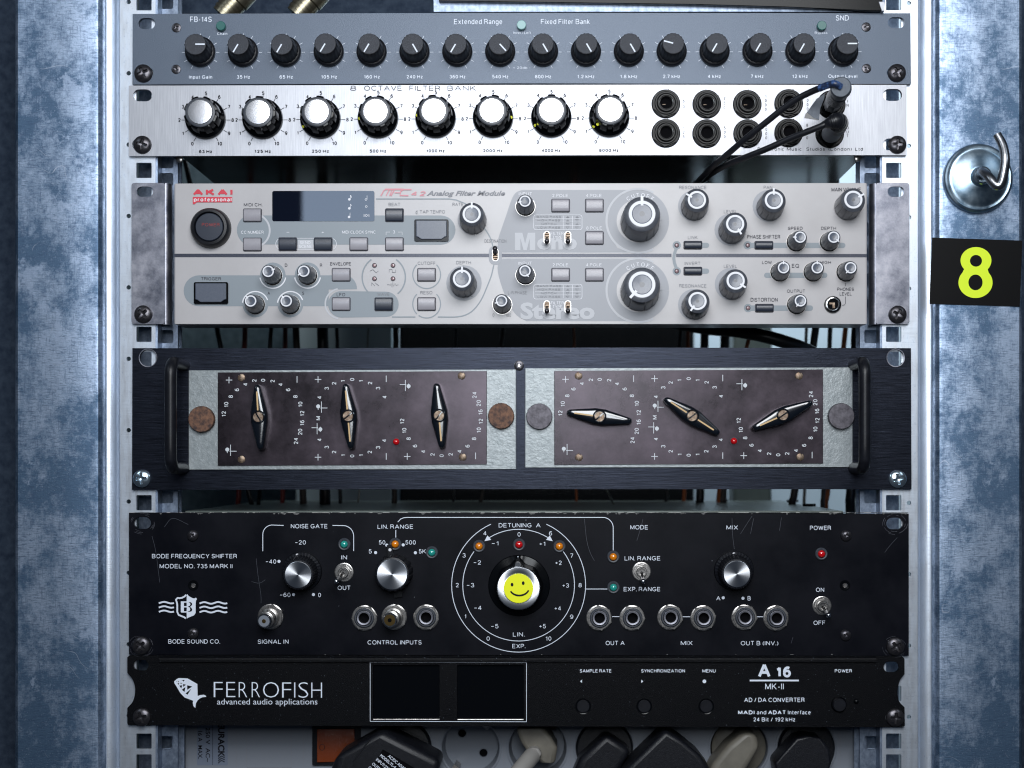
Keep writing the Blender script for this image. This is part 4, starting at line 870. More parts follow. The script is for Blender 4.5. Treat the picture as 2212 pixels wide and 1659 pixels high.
for x, y in ((2174, 483), (2174, 651)): blue.disc(t('B1', x, y), 27/3)
blue.line([t('B1', a_, b_) for a_, b_ in ((2172, 500), (2158, 540), (2155, 567), (2158, 595), (2172, 635))], 20/3)
# thin grey guide lines
gl = [t('B1', x, y) for x, y in ((225, 183), (700, 183), (745, 190), (800, 212), (850, 250))]; blue.line(gl, 2.6)
blue.line([(v.x, v.y) for v in catmull([(*t('B1', x, y), 0) for x, y in ((925, 370), (952, 410), (972, 450), (982, 490))], 5)], 2.6)
blue.line([(v.x, v.y) for v in catmull([(*t('B1', x, y), 0) for x, y in ((988, 612), (972, 680), (945, 750), (910, 830), (868, 890), (820, 928), (750, 947), (625, 948))], 6)], 2.6)
blue.line([t('B1', 328, 948), t('B1', 480, 948)], 2.6)
for cy_ in (673, 864):
    c_ = t('B1', 553, cy_); blue.ring(c_, 90/3, 2.4, 135, 305 if cy_ < 700 else 225); blue.ring(c_, 90/3, 2.4, -55, 45)
    if cy_ > 700: blue.ring(c_, 90/3, 2.4, 235, 305)
c_ = t('B1', 275, 690); blue.ring(c_, 140/3, 3, 125, 225); blue.ring(c_, 140/3, 3, -50, 55)
soft.disc(t('B1', 998, 547), 1)
# destination surround
reg2.rrect(*t('B1', 955, 485), *t('B1', 1042, 610), 14)
# stripe
st_ = Print(HA+.10); st_.poly(tp('B0', (1128, 538), (1128, 560))+[t('B1', 958, 560), t('B1', 958, 538)]); st_.poly([t('B1', 1040, 538), t('B1', 1040, 560), t('B1', 2140, 560), t('B1', 2140, 538)][::-1]); st_.poly([t('B1', 2170, 538), t('B1', 2170, 560), t('B2', 1194, 561), t('B2', 1194, 540)][::-1])
st_.build('stripe_dark', u, 'dark_stripe')
lt.line([t('B1', 1045, 530), t('B1', 1860, 530)], 1.2); lt.line([t('B1', 1045, 569), t('B1', 1860, 569)], 1.2)
# lettering
T_ = lambda pr, *a, **k: pr.text(*a, **k)
T_(red, 'B0', 'AKAI', 1250, 1507, 139, 45, bold=.085)
rb = Print(HA+.26); rb.poly([t('B0', 1249, 170), t('B0', 1505, 170), t('B0', 1505, 205), t('B0', 1275, 205), t('B0', 1262, 217), t('B0', 1249, 217)]); rb.build('print_red', u, 'printed_bar')
pw_ = Print(HA+.42); T_(pw_, 'B0', 'professional', 1256, 1500, 187, 25, bold=.03); pw_.build('print_soft_white', u)
for s_, x0, x1, y in (('MIDI CH.', 1580, 1700, 220), ('TRIGGER', 1303, 1432, 700), ('D', 1846, 1862, 612), ('R', 2073, 2088, 612), ('A', 1734, 1750, 794), ('S', 1958, 1971, 794), ('ENVELOPE', 2140, 2275, 603), ('LFO', 2182, 2237, 803)): T_(dgr, 'B0', s_, x0, x1, y, 21)
for s_, x0, x1, y in (('BEAT', 306, 382, 218), ('TAP TEMPO', 508, 672, 266), ('RATE', 720, 790, 218), ('DESTINATION', 928, 1070, 455), ('L-R PHASE', 1080, 1203, 790), ('0', 980, 992, 935), ('180', 1064, 1100, 935), ('WAVE', 233, 312, 800), ('CUTOFF', 495, 610, 599), ('RESO', 512, 590, 790),
                      ('DEPTH', 745, 840, 595), ('-', 735, 745, 813), ('+', 838, 855, 813), ('0', 784, 796, 625)): T_(gry, 'B1', s_, x0, x1, y, 5 if s_ == '-' else 21)
dd = t('B1', 478, 277); gry.tc(dd[0]+3, dd[1]-3, '♩' if False else 'd', 9, wf=.6)
for s_, x0, x1, y in (('RESONANCE', -22, 155, 108), ('PAN', 525, 581, 108), ('LEVEL', 267, 353, 265), ('LINK', 34, 97, 432), ('INVERT', 13, 115, 600), ('LEVEL', 267, 353, 619), ('RESONANCE', -22, 155, 746)): T_(gry, 'B2', s_, x0, x1, y, 21)
for s_, x0, x1, y, cp in (('MAIN VOLUME', 965, 1156, 122, 25), ('PHASE SHIFTER', 418, 632, 428, 24), ('SPEED', 683, 778, 373, 20), ('DEPTH', 898, 994, 373, 20), ('LOW', 515, 578, 594, 20), ('EQ', 708, 755, 616, 25), ('HIGH', 891, 961, 594, 20), ('PHONES', 1002, 1110, 768, 21), ('LEVEL', 1018, 1096, 798, 21),
                          ('OUTPUT', 676, 794, 780, 20), ('DISTORTION', 441, 616, 836, 25)): T_(dgr, 'B2', s_, x0, x1, y, cp)
dgr.line([t('B2', 1054, 727), t('B2', 1054, 748)], 1.0); dgr.line([t('B2', 1056, 815), t('B2', 1056, 858), t('B2', 1050, 869), t('B2', 1035, 873)], 1.0)
for s_, x0, x1, y in (('CC NUMBER', 1562, 1708, 399), ('SEND', 1943, 2012, 466), ('SCENE', 1936, 2021, 491), ('+', 2083, 2101, 399)): T_(soft, 'B0', s_, x0, x1, y, 20)
soft.line([t('B0', 1857, 399), t('B0', 1875, 399)], 1)
for s_, x0, x1, y in (('MIDI CLOCK SYNC', 5, 223, 398), ('3', 335, 348, 397), ('INPUT', 1150, 1236, 150), ('2 POLE', 1367, 1470, 161), ('4 POLE', 1586, 1688, 161), ('8 POLE', 1588, 1690, 372), ('FILTER', 1357, 1440, 407), ('TYPE', 1368, 1430, 432),
                      ('INPUT', 1148, 1234, 600), ('2 POLE', 1369, 1471, 610), ('4 POLE', 1586, 1688, 610), ('FILTER', 1359, 1442, 857), ('TYPE', 1369, 1430, 882)): T_(soft, 'B1', s_, x0, x1, y, 20)
soft.line([t('B1', 290, 415), t('B1', 290, 398), t('B1', 315, 398)], 1); soft.line([t('B1', 367, 398), t('B1', 394, 398), t('B1', 394, 415)], 1)
T_(big, 'B1', 'ono', 1268, 1527, 459, 106, bold=.045, font='g'); big.poly([t('B1', 1125+x, 402+y) for x, y in ((0, 0), (48, 0), (66, 70), (84, 0), (132, 0), (132, 115), (96, 115), (96, 38), (76, 115), (56, 115), (36, 38), (36, 115), (0, 115))]); T_(big, 'B1', 'Stereo', 1160, 1642, 909, 108, bold=.04, font='g')
def rline(pr, x0, y0, x1, y1, r, w, tile='B1'):
    a, b_ = t(tile, x0, y0), t(tile, x1, y1); l = rr(a[0], a[1], b_[0], b_[1], r); pr.line(l+[l[0]], w)
rline(soft, 1787, 438, 2180, 512, 12, 1.0, 'B0')
a_, b_ = t('B0', 1930, 448), t('B0', 2030, 506); lt.rrect(a_[0], a_[1], b_[0], b_[1], 1)
for dy in (0, 449):
    rline(soft, 1247, 287+dy, 1560, 383+dy, 5, 1.0)
    for yy in (310, 333, 356): soft.line([t('B1', 1256, yy+dy), t('B1', 1552, yy+dy)], .7)
    for s_, yy, x0, x1 in (('BAND PASS', 298, 1266, 1424), ('HIGH PASS', 321, 1270, 1418), ('NOTCH', 345, 1296, 1393), ('LOW PASS', 368, 1272, 1418)): T_(gry, 'B1', s_, x0, x1, yy+dy, 13)
    for xx in (1438, 1498): soft.line([t('B1', xx, 292+dy), t('B1', xx, 376+dy)], .8)
    for k, (yy, pat) in enumerate(((298, 'uu'), (321, 'ud'), (345, 'du'), (368, 'dd'))):
        for xx, ch in zip((1467, 1528), pat):
            g = -1 if ch == 'u' else 1; P = [t('B1', xx-11, yy+dy-5*g), t('B1', xx+11, yy+dy-5*g), t('B1', xx, yy+dy+6*g)]
            if ch == 'u': gry.poly(P)
            else: gry.line(P+[P[0]], .7)
for c_, yy in ((t('B1', 1937, 295), 0), (t('B1', 1937, 745), 0)):
    for k, ch in enumerate('CUTOFF'):
        a = 124-k*13.8; ra = math.radians(a); soft.tc(c_[0]+46*math.cos(ra), c_[1]-46*math.sin(ra), ch, 8.6, rot=a-90, wf=.9)
# title lettering
def sheared(pr, tile, s_, x0, x1, y, cap, bold): T_(pr, tile, s_, x0, x1, y, cap, bold=bold, shear=.35)
dgr2 = Print(HA+.26); sheared = lambda pr, tile, s_, x0, x1, y, cap, bold: pr.text(tile, s_, x0, x1, y, cap, bold=bold, shear=.35, font='g'); sheared(dgr2, 'B1', 'Analog Filter Module', 553, 1062, 146, 32, .03); dgr2.build('print_grey', u)
def seg(pr, pts, w): pr.line([t('B1', x, y) for x, y in pts], w)
seg(pink, ((256, 163), (275, 130), (290, 119), (330, 118), (313, 163)), 2.4); seg(pink, ((290, 163), (312, 120)), 2.2); seg(pink, ((285, 121), (372, 121)), 3.4)
seg(pink, ((322, 163), (345, 120)), 2.6); seg(pink, ((345, 120), (405, 121)), 3.4); seg(pink, ((345, 143), (385, 143)), 2.2); seg(pink, ((455, 122), (405, 122), (386, 132), (380, 160), (435, 161)), 3)
T_(pink, 'B1', '42', 448, 540, 149, 32, bold=.03, shear=.35)
# waves
seg(gry, ((185, 650), (205, 640), (225, 660), (240, 650)), 1.1); seg(gry, ((310, 658), (310, 640), (330, 640), (330, 658), (352, 658), (352, 640)), 1.1)
seg(gry, ((195, 745), (195, 725), (218, 745), (218, 725), (243, 745)), 1.1); seg(gry, ((297, 738), (312, 738), (316, 745), (322, 730), (328, 755), (334, 722), (340, 750), (348, 728), (354, 742), (370, 738)), 1.0)
lcd = Print(HA+.42)
for k, (x, y) in enumerate(((52, 186), (160, 187), (52, 244), (162, 232), (50, 300), (162, 290))):
    c_ = t('B1', x, y)
    if k == 3: lcd.ring(c_, 2, .9)
    elif k == 5:
        lcd.ring(c_, 2.2, .9)
        for s2 in (-16, -10, 12, 18): lcd.line([t('B1', x+s2, y-8), t('B1', x+s2, y+8)], .7)
    else:
        (lcd.ring(c_, 2, .9) if k == 1 else lcd.disc(c_, 2.7)); lcd.line([(c_[0]+2.2, c_[1]), (c_[0]+2.2, c_[1]-9)], .9)
        if k in (0, 2): lcd.line([(c_[0]+2.2, c_[1]-9), (c_[0]+5, c_[1]-6)], 1)
        if k == 0: lcd.line([(c_[0]+2.2, c_[1]-6.5), (c_[0]+5, c_[1]-3.5)], 1)
big.build('print_region_white', u); reg.build('print_region', u, 'graphic_field'); reg2.build('print_region', u, 'graphic_field'); blue.build('print_blue_grey', u, 'graphic_field'); soft.build('print_soft_white', u); gry.build('print_grey', u); dgr.build('print_dark_grey', u)
red.build('print_red', u, label='red brand lettering'); pink.build('print_pink', u, label='faded red lettering'); lt.build('print_region_white', u, 'guide_line')
# display
a, b_ = t('B0', 1765, 132), t('B1', 215, 328)
dsp = part('display', MB().prism([pxloop(rr(a[0], a[1], b_[0], b_[1], 4)[::1], HA)], HA-.2, HA+.45), 'display_glass', u, bevel=.25, smooth=0)
g = lcd.mb; lo = part('symbols', g, 'print_soft_white', None, org=W(900, 440, HA), smooth=0); lo.parent = dsp; lo.location = Vector(lo.location)-Vector(tuple(c/1000 for c in WORLD[dsp.name]))
# buttons
def rectbutton(px, py, w, hh, m_, hgt=1.6, bez='print_dark_grey', lab=None):
    b = MB().prism([pxloop(rr(px-w/2-1.3, py-hh/2-1.3, px+w/2+1.3, py+hh/2+1.3, 3.2), HA), list(reversed(pxloop(rr(px-w/2, py-hh/2, px+w/2, py+hh/2, 2.4), HA)))], HA, HA+.5)
    o = part('button', b, bez, u, smooth=0, label=lab)
    b = MB(); ax, az = pxloop([(px-w/2+.4, py+hh/2-.4)], HA)[0]; bx, bz = pxloop([(px+w/2-.4, py-hh/2+.4)], HA)[0]
    n_ = 8; vs = []
    for i in range(n_+1):
        q = i/n_; h_ = HA+hgt+.55*(1-(2*q-1)**2); vs += [(ax, -h_, az+(bz-az)*q), (bx, -h_, az+(bz-az)*q)]
    m_n = len(vs); vs += [(ax, -HA, az), (bx, -HA, az), (ax, -HA, bz), (bx, -HA, bz)]
    b.add(vs, [(2*i, 2*i+1, 2*i+3, 2*i+2) for i in range(n_)]+[(0, 1, m_n+1, m_n), (m_n-2, m_n-1, m_n+3, m_n+2), tuple(range(0, m_n, 2))+(m_n+2, m_n), tuple(range(1, m_n, 2))+(m_n+3, m_n+1)])
    kk = part('button_cap', b, m_, None, smooth=30); bev(kk, .45, 3); kk.parent = o
    kk.location = Vector(kk.location)-Vector(tuple(c/1000 for c in WORLD[o.name])); return o
for tl, x, y in (('B0', 1637, 290), ('B0', 1637, 479), ('B1', 114, 477), ('B1', 345, 477), ('B1', 1421, 227), ('B1', 1640, 227), ('B1', 1640, 437), ('B1', 1421, 675), ('B1', 1640, 675), ('B1', 0, 675), ('B1', 0, 865), ('B1', 553, 675), ('B1', 553, 865)):
    rectbutton(*t(tl, x, y), 38, 27, 'button_pale', lab='pale grey rectangular button')
for tl, x, y in (('B0', 1866, 477), ('B0', 2095, 477), ('B1', 345, 289), ('B1', 276, 866)): rectbutton(*t(tl, x, y), 38, 27, 'button_dark', lab='dark rectangular button')
for tl, x, y in (('B2', 66, 483), ('B2', 66, 651), ('B2', 526, 484), ('B2', 529, 891)): rectbutton(*t(tl, x, y), 38, 16, 'button_dark', lab='dark narrow button')
for tl, x, y in (('B1', 585, 388), ('B0', 1370, 794)):
    px, py = t(tl, x, y); o = part('pad_button', MB().prism([pxloop(rr(px-37, py-23.5, px+37, py+23.5, 3.5), HA)], HA, HA+1.3), 'black_gloss', u, bevel=.35, smooth=0, label='large dark rectangular pad button')
    pad = [(px-33, py-20.5), (px+33, py-20.5), (px+33, py+14), (px+29, py+15), (px+22, py+20), (px-22, py+20), (px-29, py+15), (px-33, py+14)]
    k2 = part('button_pad', MB().prism([pxloop(pad[::-1], HA)], HA+1.0, HA+2.3), 'knob_blue_grey', None, bevel=.35, smooth=0); k2.parent = o; k2.location = Vector(k2.location)-Vector(tuple(c/1000 for c in WORLD[o.name]))
# power button
px, py = t('B0', 1370, 374); pb = cyl('power_button', u, px, py, [(12.3, 0), (12.4, .6), (11.6, 5.5), (10.8, 6.6), (9.3, 6.8), (8.9, 6.2), (8.9, 3.5), (.01, 3.5)], 'black_plastic', h=HA, n=64)
me = MB().lathe([(8.5, 3.5), (8.5, 5.6), (8.1, 6.0), (.01, 6.1)], 48).mesh('button_face', 'button_dark'); sub('button_face', me, pb)
pr = Print(HA+6.2); x0, x1 = 1308, 1423; T_(pr, 'B0', 'POWER', x0, x1, 350, 22); o = pr.build('print_dim_red', u, label='dim red lettering on the power button')
# knobs
for tl, x, y, a in (('B0', 1767, 680, 20), ('B0', 1994, 679, 215), ('B0', 1655, 869, 135), ('B0', 1882, 869, 130), ('B1', 1193, 232, 190), ('B1', 1193, 677, 300), ('B1', 1043, 868, 200), ('B2', 736, 462, 180), ('B2', 950, 462, 320), ('B2', 630, 657, 90), ('B2', 845, 657, 90), ('B2', 1058, 657, 230), ('B2', 738, 868, 235)):
    mk_akai(u, 's', *t(tl, x, y), a, 3)
for tl, x, y, a in (('B1', 855, 328, 90), ('B1', 793, 738, 90), ('B2', 74, 238, 150), ('B2', 563, 240, 90), ('B2', 1068, 236, 28), ('B2', 317, 390, 300), ('B2', 320, 751, 325), ('B2', 78, 880, 235)):
    mk_akai(u, 'm', *t(tl, x, y), a, 4.5)
for y, a in ((338, 90), (786, 228)): mk_akai(u, 'l', *t('B1', 1935, y), a, 5)
for tl, x, y in (('B1', 215, 614), ('B1', 335, 614), ('B1', 215, 700), ('B1', 335, 700), ('B1', 2174, 483), ('B1', 2174, 651), ('B2', 422, 483), ('B2', 424, 890)):
    o = inst('indicator_lamp', ME['led_tiny_rim'], W(*t(tl, x, y), HA+.2), u); sub('lamp_lens', ME['led_tiny'], o)
# slide toggles in slots
def slot_toggle(tl, x, y, upd):
    px, py = t(tl, x, y); r = part('toggle_slot', MB().prism([pxloop(pill(px, py, 14, 28), HA), list(reversed(pxloop(pill(px, py, 11.4, 25.4), HA)))], HA, HA+.35), 'jack_metal', u, smooth=0)
    q = MB().prism([pxloop(pill(px, py, 11.2, 25.2), HA)], HA+.1, HA+.2); o = part('slot_floor', q, 'hole_black', None, smooth=0)
    q = MB(); c_ = W(px, py+upd*3, HA)
    for k in (-1, 0, 1): q.box(c_[0]-1.45, c_[0]+1.45, -HA-.9, -HA-.1, c_[2]+k*1.3+(2 if upd < 0 else -2)*-1-.4, c_[2]+k*1.3+(2 if upd < 0 else -2)*-1+.4)
    o2 = part('slide_plate', q, 'old_brass', None, smooth=0)
    o3 = bpy.data.objects.new('lever', ME['lev']); COL.objects.link(o3); WORLD[o3.name] = W(px, py, HA); o3.location = tuple(c/1000 for c in W(px, py, HA)); o3.rotation_euler = (math.radians(28*upd), 0, 0)
    for c in (o, o2, o3): c.parent = r; c.location = Vector(c.location)-Vector(tuple(q_/1000 for q_ in WORLD[r.name]))
ME['lev'] = MB().lathe([(.9, .2), (1.1, 3.5), (1.45, 6.0), (1.5, 6.8), (1.2, 7.5), (.01, 7.7)], 18).mesh('lever', 'dark_screw', 60)
for x, y, d_ in ((1332, 435, 1), (1468, 435, 1), (1332, 884, 1), (1468, 884, 1), (998, 545, -1)): slot_toggle('B1', x, y, d_)
# phones socket
px, py = t('B2', 972, 868); o = cyl('phones_socket', u, px, py, [(5.2, 0), (5.3, .6), (4.9, 1.6), (4.3, 1.7), (4.1, 1.2), (4.1, .6)], 'black_gloss', h=HA, n=40)
me = MB().lathe([(4.3, .7), (4.2, 1.9), (3.8, 2.0), (3.5, 1.7), (3.5, .5)], 40, close1=False).mesh('socket_lip', 'bright_metal', 25); sub('socket_lip', me, o)
me = MB().lathe([(3.6, .55), (.01, .55)], 30, close1=False).mesh('socket_hole', 'hole_black'); sub('socket_hole', me, o)
me = MB().box(-2.3, 1.2, -1.0, -.7, .1, 1.2).box(-.2, 1.2, -1.1, -.6, -2.2, .1).mesh('contact', 'old_brass', 0); sub('contact', me, o)

# ================================================================== 4: dark blue panel with handles
u = empty('handled_panel', W(1127, 1057), 'dark blue anodised rack panel with two round black handles', 'rack panel')
def rnd_hole(cx, cy, r): return [(W(cx+r*math.cos(-a), 0)[0], W(0, cy-r*math.sin(-a))[2]) for a in [2*PI*k/24 for k in range(24)]]
panel(u, [(286, 752), (700, 752.5), (1120, 750.5), (1700, 751.5), (1967.8, 752), (1969, 1057), (1120, 1056.5), (285, 1058)],
      [rnd_hole(319.5, 773, 18.5), rnd_hole(1935, 773, 18.5), rnd_hole(309, 1034, 17), rnd_hole(1938, 1034, 17)], 'blue_anodised', bv=.25)
for cx in (319.5, 1935):
    part('worn_hole_edge', MB().lathe([(5.75, .02), (5.6, .10), (5.25, .08), (5.2, -1.5)], 32, c=W(cx, 773), close1=False), 'nickel', u, smooth=30)
for x, y in ((307, 1034), (1938.5, 1035)): mk_screw(u, 'rack_zinc', x, y, label='shiny zinc plated rack screw')
cc = t('C1', 1152, 227); mk_screw(u, 'small_dark', *cc, h=1.2, name='small_screw'); cyl('screw_washer', u, *cc, [(3.0, 0), (3.0, 1.0), (2.5, 1.25)], 'jack_metal')
for L in (1, 0):
    q = (lambda x: x) if L else (lambda x: 2242-x)
    zt, zb = Z(789), Z(1011); xf = X(q(398)); hh = 33.5; r = 3.6; rc = 8
    P = [(xf, 0, zt), (xf, -hh+rc, zt)]+[(xf, -hh+rc-rc*math.sin(k*PI/12), zt-rc+rc*math.cos(k*PI/12)) for k in range(1, 7)]
    P += [(xf, -hh, zt-rc-5-(zt-zb-2*rc-10)*k/6) for k in range(7)]+[(xf, -hh+rc-rc*math.cos(k*PI/12), zb+rc-rc*math.sin(k*PI/12)) for k in range(1, 7)]+[(xf, 0, zb)]
    part('handle', MB().tube(P, r, 24), 'black_plastic', u, smooth=60)
def pointer_mesh():
    b = MB(); L_, w_, n = 20.3, 5.2, 10
    def loop(s, sw):
        L2, W2 = L_*s, w_*sw; pts = []
        for k in range(-3, 4): pts.append((2.1*sw*math.sin(k*PI/7), L2-2.1+2.1*math.cos(k*PI/7)))
        for k in range(-2, 3): pts.append((W2, -k*1.6))
        for k in range(-3, 4): pts.append((2.1*sw*math.sin(PI+k*PI/7)*1, -L2+2.1+2.1*math.cos(PI+k*PI/7)))
        for k in range(-2, 3): pts.append((-W2, k*1.6))
        return pts
    rings = [(1.0, 1.0, .1), (1.0, 1.0, 5.0), (.985, .95, 8.6), (.965, .87, 9.7), (.93, .74, 10.2), (.87, .56, 10.45), (.80, .30, 10.6), (.78, .06, 10.65)]; vs = []
    for s, sw, h in rings: vs += [(x, -h, z) for x, z in loop(s, sw)]
    m = len(loop(1, 1)); fs = [(i*m+k, i*m+(k+1) % m, (i+1)*m+(k+1) % m, (i+1)*m+k) for i in range(len(rings)-1) for k in range(m)]+[tuple((len(rings)-1)*m+k for k in range(m))]
    b.add(vs, fs); b.lathe([(4.2, 9.0), (4.2, 10.7), (3.6, 11.1), (3.3, 10.7), (3.2, 10.5)], 32); return b.mesh('pointer_knob', 'bakelite', 50)
ME['pointer'] = pointer_mesh()
ME['gold'] = MB().box(-.45, .45, -10.85, -10.2, 4.1, 15.6).mesh('gold_line', 'gold_line', 0)
def eqmod(dx, dy, x0, x1, y0, y1, fx0, fx1, fy0, fy1, thumbs, screws, lbl, knobs):
    u = empty('equaliser_module', W((x0+x1)/2, y1, .1), lbl, 'equaliser module', 'equaliser modules in the blue panel')
    b = MB().prism([pxloop([(x0, y0), (x1, y0-2), (x1, y1-1), (x0, y1)], 1.6)], .05, 1.6); part('mounting_plate', b, 'hammertone', u, bevel=.35, smooth=0)
    b = MB().prism([pxloop([(fx0, fy0), (fx1, fy0-3), (fx1, fy1-3), (fx0, fy1)], 2.6)], 1.62, 2.6); part('face_plate', b, 'purple_plate', u, bevel=.2, smooth=0)
    for k, (x, y, m_) in enumerate(thumbs):
        kn_ = lambda a, i: 1+(.015*math.copysign(1, math.cos(50*a)) if i in (1, 2) else 0)
        b = MB().lathe([(7.6, 1.6), (8.0, 2.0), (8.0, 5.2), (7.7, 5.8), (.01, 5.85)], 200, c=W(x, y), fn=kn_); part('thumb_screw', b, m_, u, smooth=30, label={'rust': 'rusty brown thumb screw', 'grey_patina': 'dark grey thumb screw'}[m_])
    for x, y in screws: mk_screw(u, 'slotted', x, y, h=2.6, name='plate_screw')
    p = Print(2.6)
    S = [('C0', s_, x, y) for s_, x, y in (('2', 1648, 324), ('0', 1705, 321), ('2', 1766, 327), ('4', 1590, 348), ('4', 1818, 349), ('6', 1535, 383), ('6', 1867, 383), ('8', 1495, 427), ('8', 1914, 427), ('10', 1466, 480), ('10', 1946, 478), ('12', 1450, 540), ('12', 1958, 537),
         ('16', 1958, 598), ('20', 1945, 656), ('24', 1918, 715), ('3', 2117, 374), ('2', 2165, 342), ('4', 2070, 433), ('M', 2062, 567), ('4', 2070, 707), ('3', 2117, 755), ('2', 2165, 787))]
    S += [('C1', s_, x, y) for s_, x, y in (('1', 10, 327), ('0', 70, 316), ('1', 128, 327), ('2', 186, 340), ('3', 238, 373), ('4', 280, 430), ('24', 863, 417), ('20', 890, 470), ('16', 902, 528), ('12', 904, 588), ('10', 891, 645), ('8', 860, 700), ('6', 818, 748), ('4', 766, 782), ('2', 708, 802),
         ('0', 650, 810), ('2', 591, 803), ('4', 531, 783), ('6', 477, 747), ('8', 436, 700), ('10', 408, 648), ('12', 394, 588), ('4', 278, 712), ('3', 238, 757), ('2', 184, 787), ('1', 128, 808), ('0', 70, 812), ('1', 12, 808))]
    for tl, s_, x, y in S:
        c_ = t(tl, x, y); p.tc(c_[0]+dx, c_[1]+dy, s_, 9.4, bold=.012, rot=90, wf=.92)
    for tl, x, y, k in (('C0', 1484, 320, '+'), ('C0', 1925, 316, '-'), ('C0', 2061, 316, '+'), ('C0', 2061, 820, '+'), ('C1', 291, 312, '-'), ('C1', 291, 815, '-'), ('C1', 427, 815, '+'), ('C1', 870, 811, '-')):
        c_ = t(tl, x, y); a, b_ = c_[0]+dx, c_[1]+dy; p.line([(a, b_-7), (a, b_+7)], 1.5)
        if k == '+': p.line([(a-7, b_), (a+7, b_)], 1.5)
    for tl, x, y, fl in (('C0', 1494, 775, 0), ('C0', 2083, 495, 0), ('C0', 2055, 635, 1), ('C1', 415, 355, 1)):
        c_ = t(tl, x, y); a, b_ = c_[0]+dx, c_[1]+dy; s2 = 1 if fl else -1
        p.line([(a, b_-12), (a, b_+12)], 1.4); p.line([(a-s2*12 if fl else a-2, b_+(-2 if fl else 2)), (a+(2 if fl else 13), b_+(-2 if fl else 2))], 1.4)
        p.disc((a+s2*7, b_+(1.5 if fl else -1.5)), 4.3); p.line([(a+s2*7, b_-5 if not fl else b_-4), (a+s2*7, b_+7 if fl else b_+6)], 1.3)
    p.build('print_grey_white', u)
    c_ = t('C1', 359, 721); o = part('lamp_bezel', MB().lathe([(2.5, 2.6), (2.45, 3.0), (2.1, 3.0), (2.0, 2.65)], 28, c=(W(c_[0]+dx, 0)[0], 0, W(0, c_[1]+dy)[2]), close1=False), 'print_dark_grey', u, smooth=30)
    l = MB().lathe([(2.1, 2.65), (2.1, 3.3), (1.7, 4.2), (.9, 4.8), (.01, 5.0)], 28).mesh('lamp_lens', 'led_red', 60); oo = sub('lamp_lens', l, o, loc=(0, 2.8, 0))
    for x, y, ang, kind, m_ in knobs:
        k_ = inst('pointer_knob', ME['pointer'], W(x, y, 2.6), u, spin=ang-90)
        sub('centre_screw', ME['knob_slot'], k_, loc=(0, -10.6, 0), spin=random.uniform(0, 180))
        if 'a' in kind: sub('gold_line', ME['gold'], k_)
        if 'b' in kind: sub('gold_line', ME['gold'], k_, spin=180)
    return u
eqmod(0, 0, 407.3, 1115, 800, 1014.5, 470.3, 1051.5, 804.5, 1006, [(437.5+1.5, 906, 'rust'), (1083, 899, 'rust')], [(521.7, 816), (521.7, 992.5), (997, 812), (999.6, 987.5)],
      'equaliser module with three upright pointer knobs and rusty thumb screws', [(565, 902, 93, 'a', 0), (756.5, 900, 95, 'ab', 0), (951, 899, 275, 'a', 0)])
eqmod(727, -1.7, 1134, 1842, 795.5, 1010, 1197.3, 1778, 801, 1004, [(1165, 900, 'grey_patina'), (1814, 899.5, 'grey_patina')], [(1249.7, 812), (1250.7, 988), (1726, 812), (1728.5, 987)],
      'equaliser module with pointer knobs turned sideways and dark grey thumb screws', [(1294, 901, 172, 'a', 0), (1492, 900, 147, 'ab', 0), (1686, 898, 204, 'a', 0)])
# ================================================================== 5: black frequency shifter
u = empty('frequency_shifter', W(1120, 1414), 'scratched black rack unit with a yellow smiling face on its big central knob', 'audio unit')
panel(u, [(278.5, 1107), (1120, 1108), (1963, 1110), (1963, 1416.5), (1120, 1415), (278.5, 1414)],
      [slot_loop(307.5, 1130, 37, 25), slot_loop(1933, 1131, 37, 25), slot_loop(305, 1396, 36, 24), slot_loop(1934, 1397, 36, 24)], 'black_panel', bv=.2)
# chipped paint along the edges: a thin irregular band of bare metal
random.seed(11)
def chips(y, x0, x1, n, up):
    b = MB()
    for _ in range(n):
        x = random.uniform(x0, x1); w = random.uniform(1.0, 7)*random.random()+.8; hh = random.uniform(.4, 1.6)
        P = [(x-w, y), (x-w*.5, y+up*hh*random.random()), (x, y+up*hh), (x+w*.6, y+up*hh*random.uniform(.2, .9)), (x+w, y)]
        b.add([W(a, c, .02+.002*(_ % 20)) for a, c in P], [(0, 1, 2, 3, 4)])
    return b
b = chips(1109.2, 282, 1960, 60, 1.4); b.v += []; b2 = chips(1414.2, 282, 1960, 9, -1.0); b.add(b2.v, b2.f)
o = part('paint_chips', b, 'tape_back', u, smooth=0); o['kind'] = 'stuff'
b = MB(); a = W(279, 1107.6, 0); c_ = W(1962, 1109, 0); b.box(a[0], c_[0], -.05, 2.9, Z(1108.0)+.05, Z(1107.4)+.1); part('bare_top_edge', b, 'chipped_edge', u, smooth=0)
for cx, cy in ((307.5, 1130), (1933, 1131), (305, 1396), (1934, 1397)):
    for k in range(3):
        r = 20+2.2*k+random.uniform(-1, 1); pr = Print(.02+.02*k); a0 = random.uniform(0, 360)
        for j in range(4): pr.ring((cx+random.uniform(-1, 1), cy+random.uniform(-1, 1)), (r+2, r-2), .5, a0+j*90, a0+j*90+random.uniform(15, 60))
        o = pr.build('nickel', u, 'scratch_ring')
pr = Print(.01)
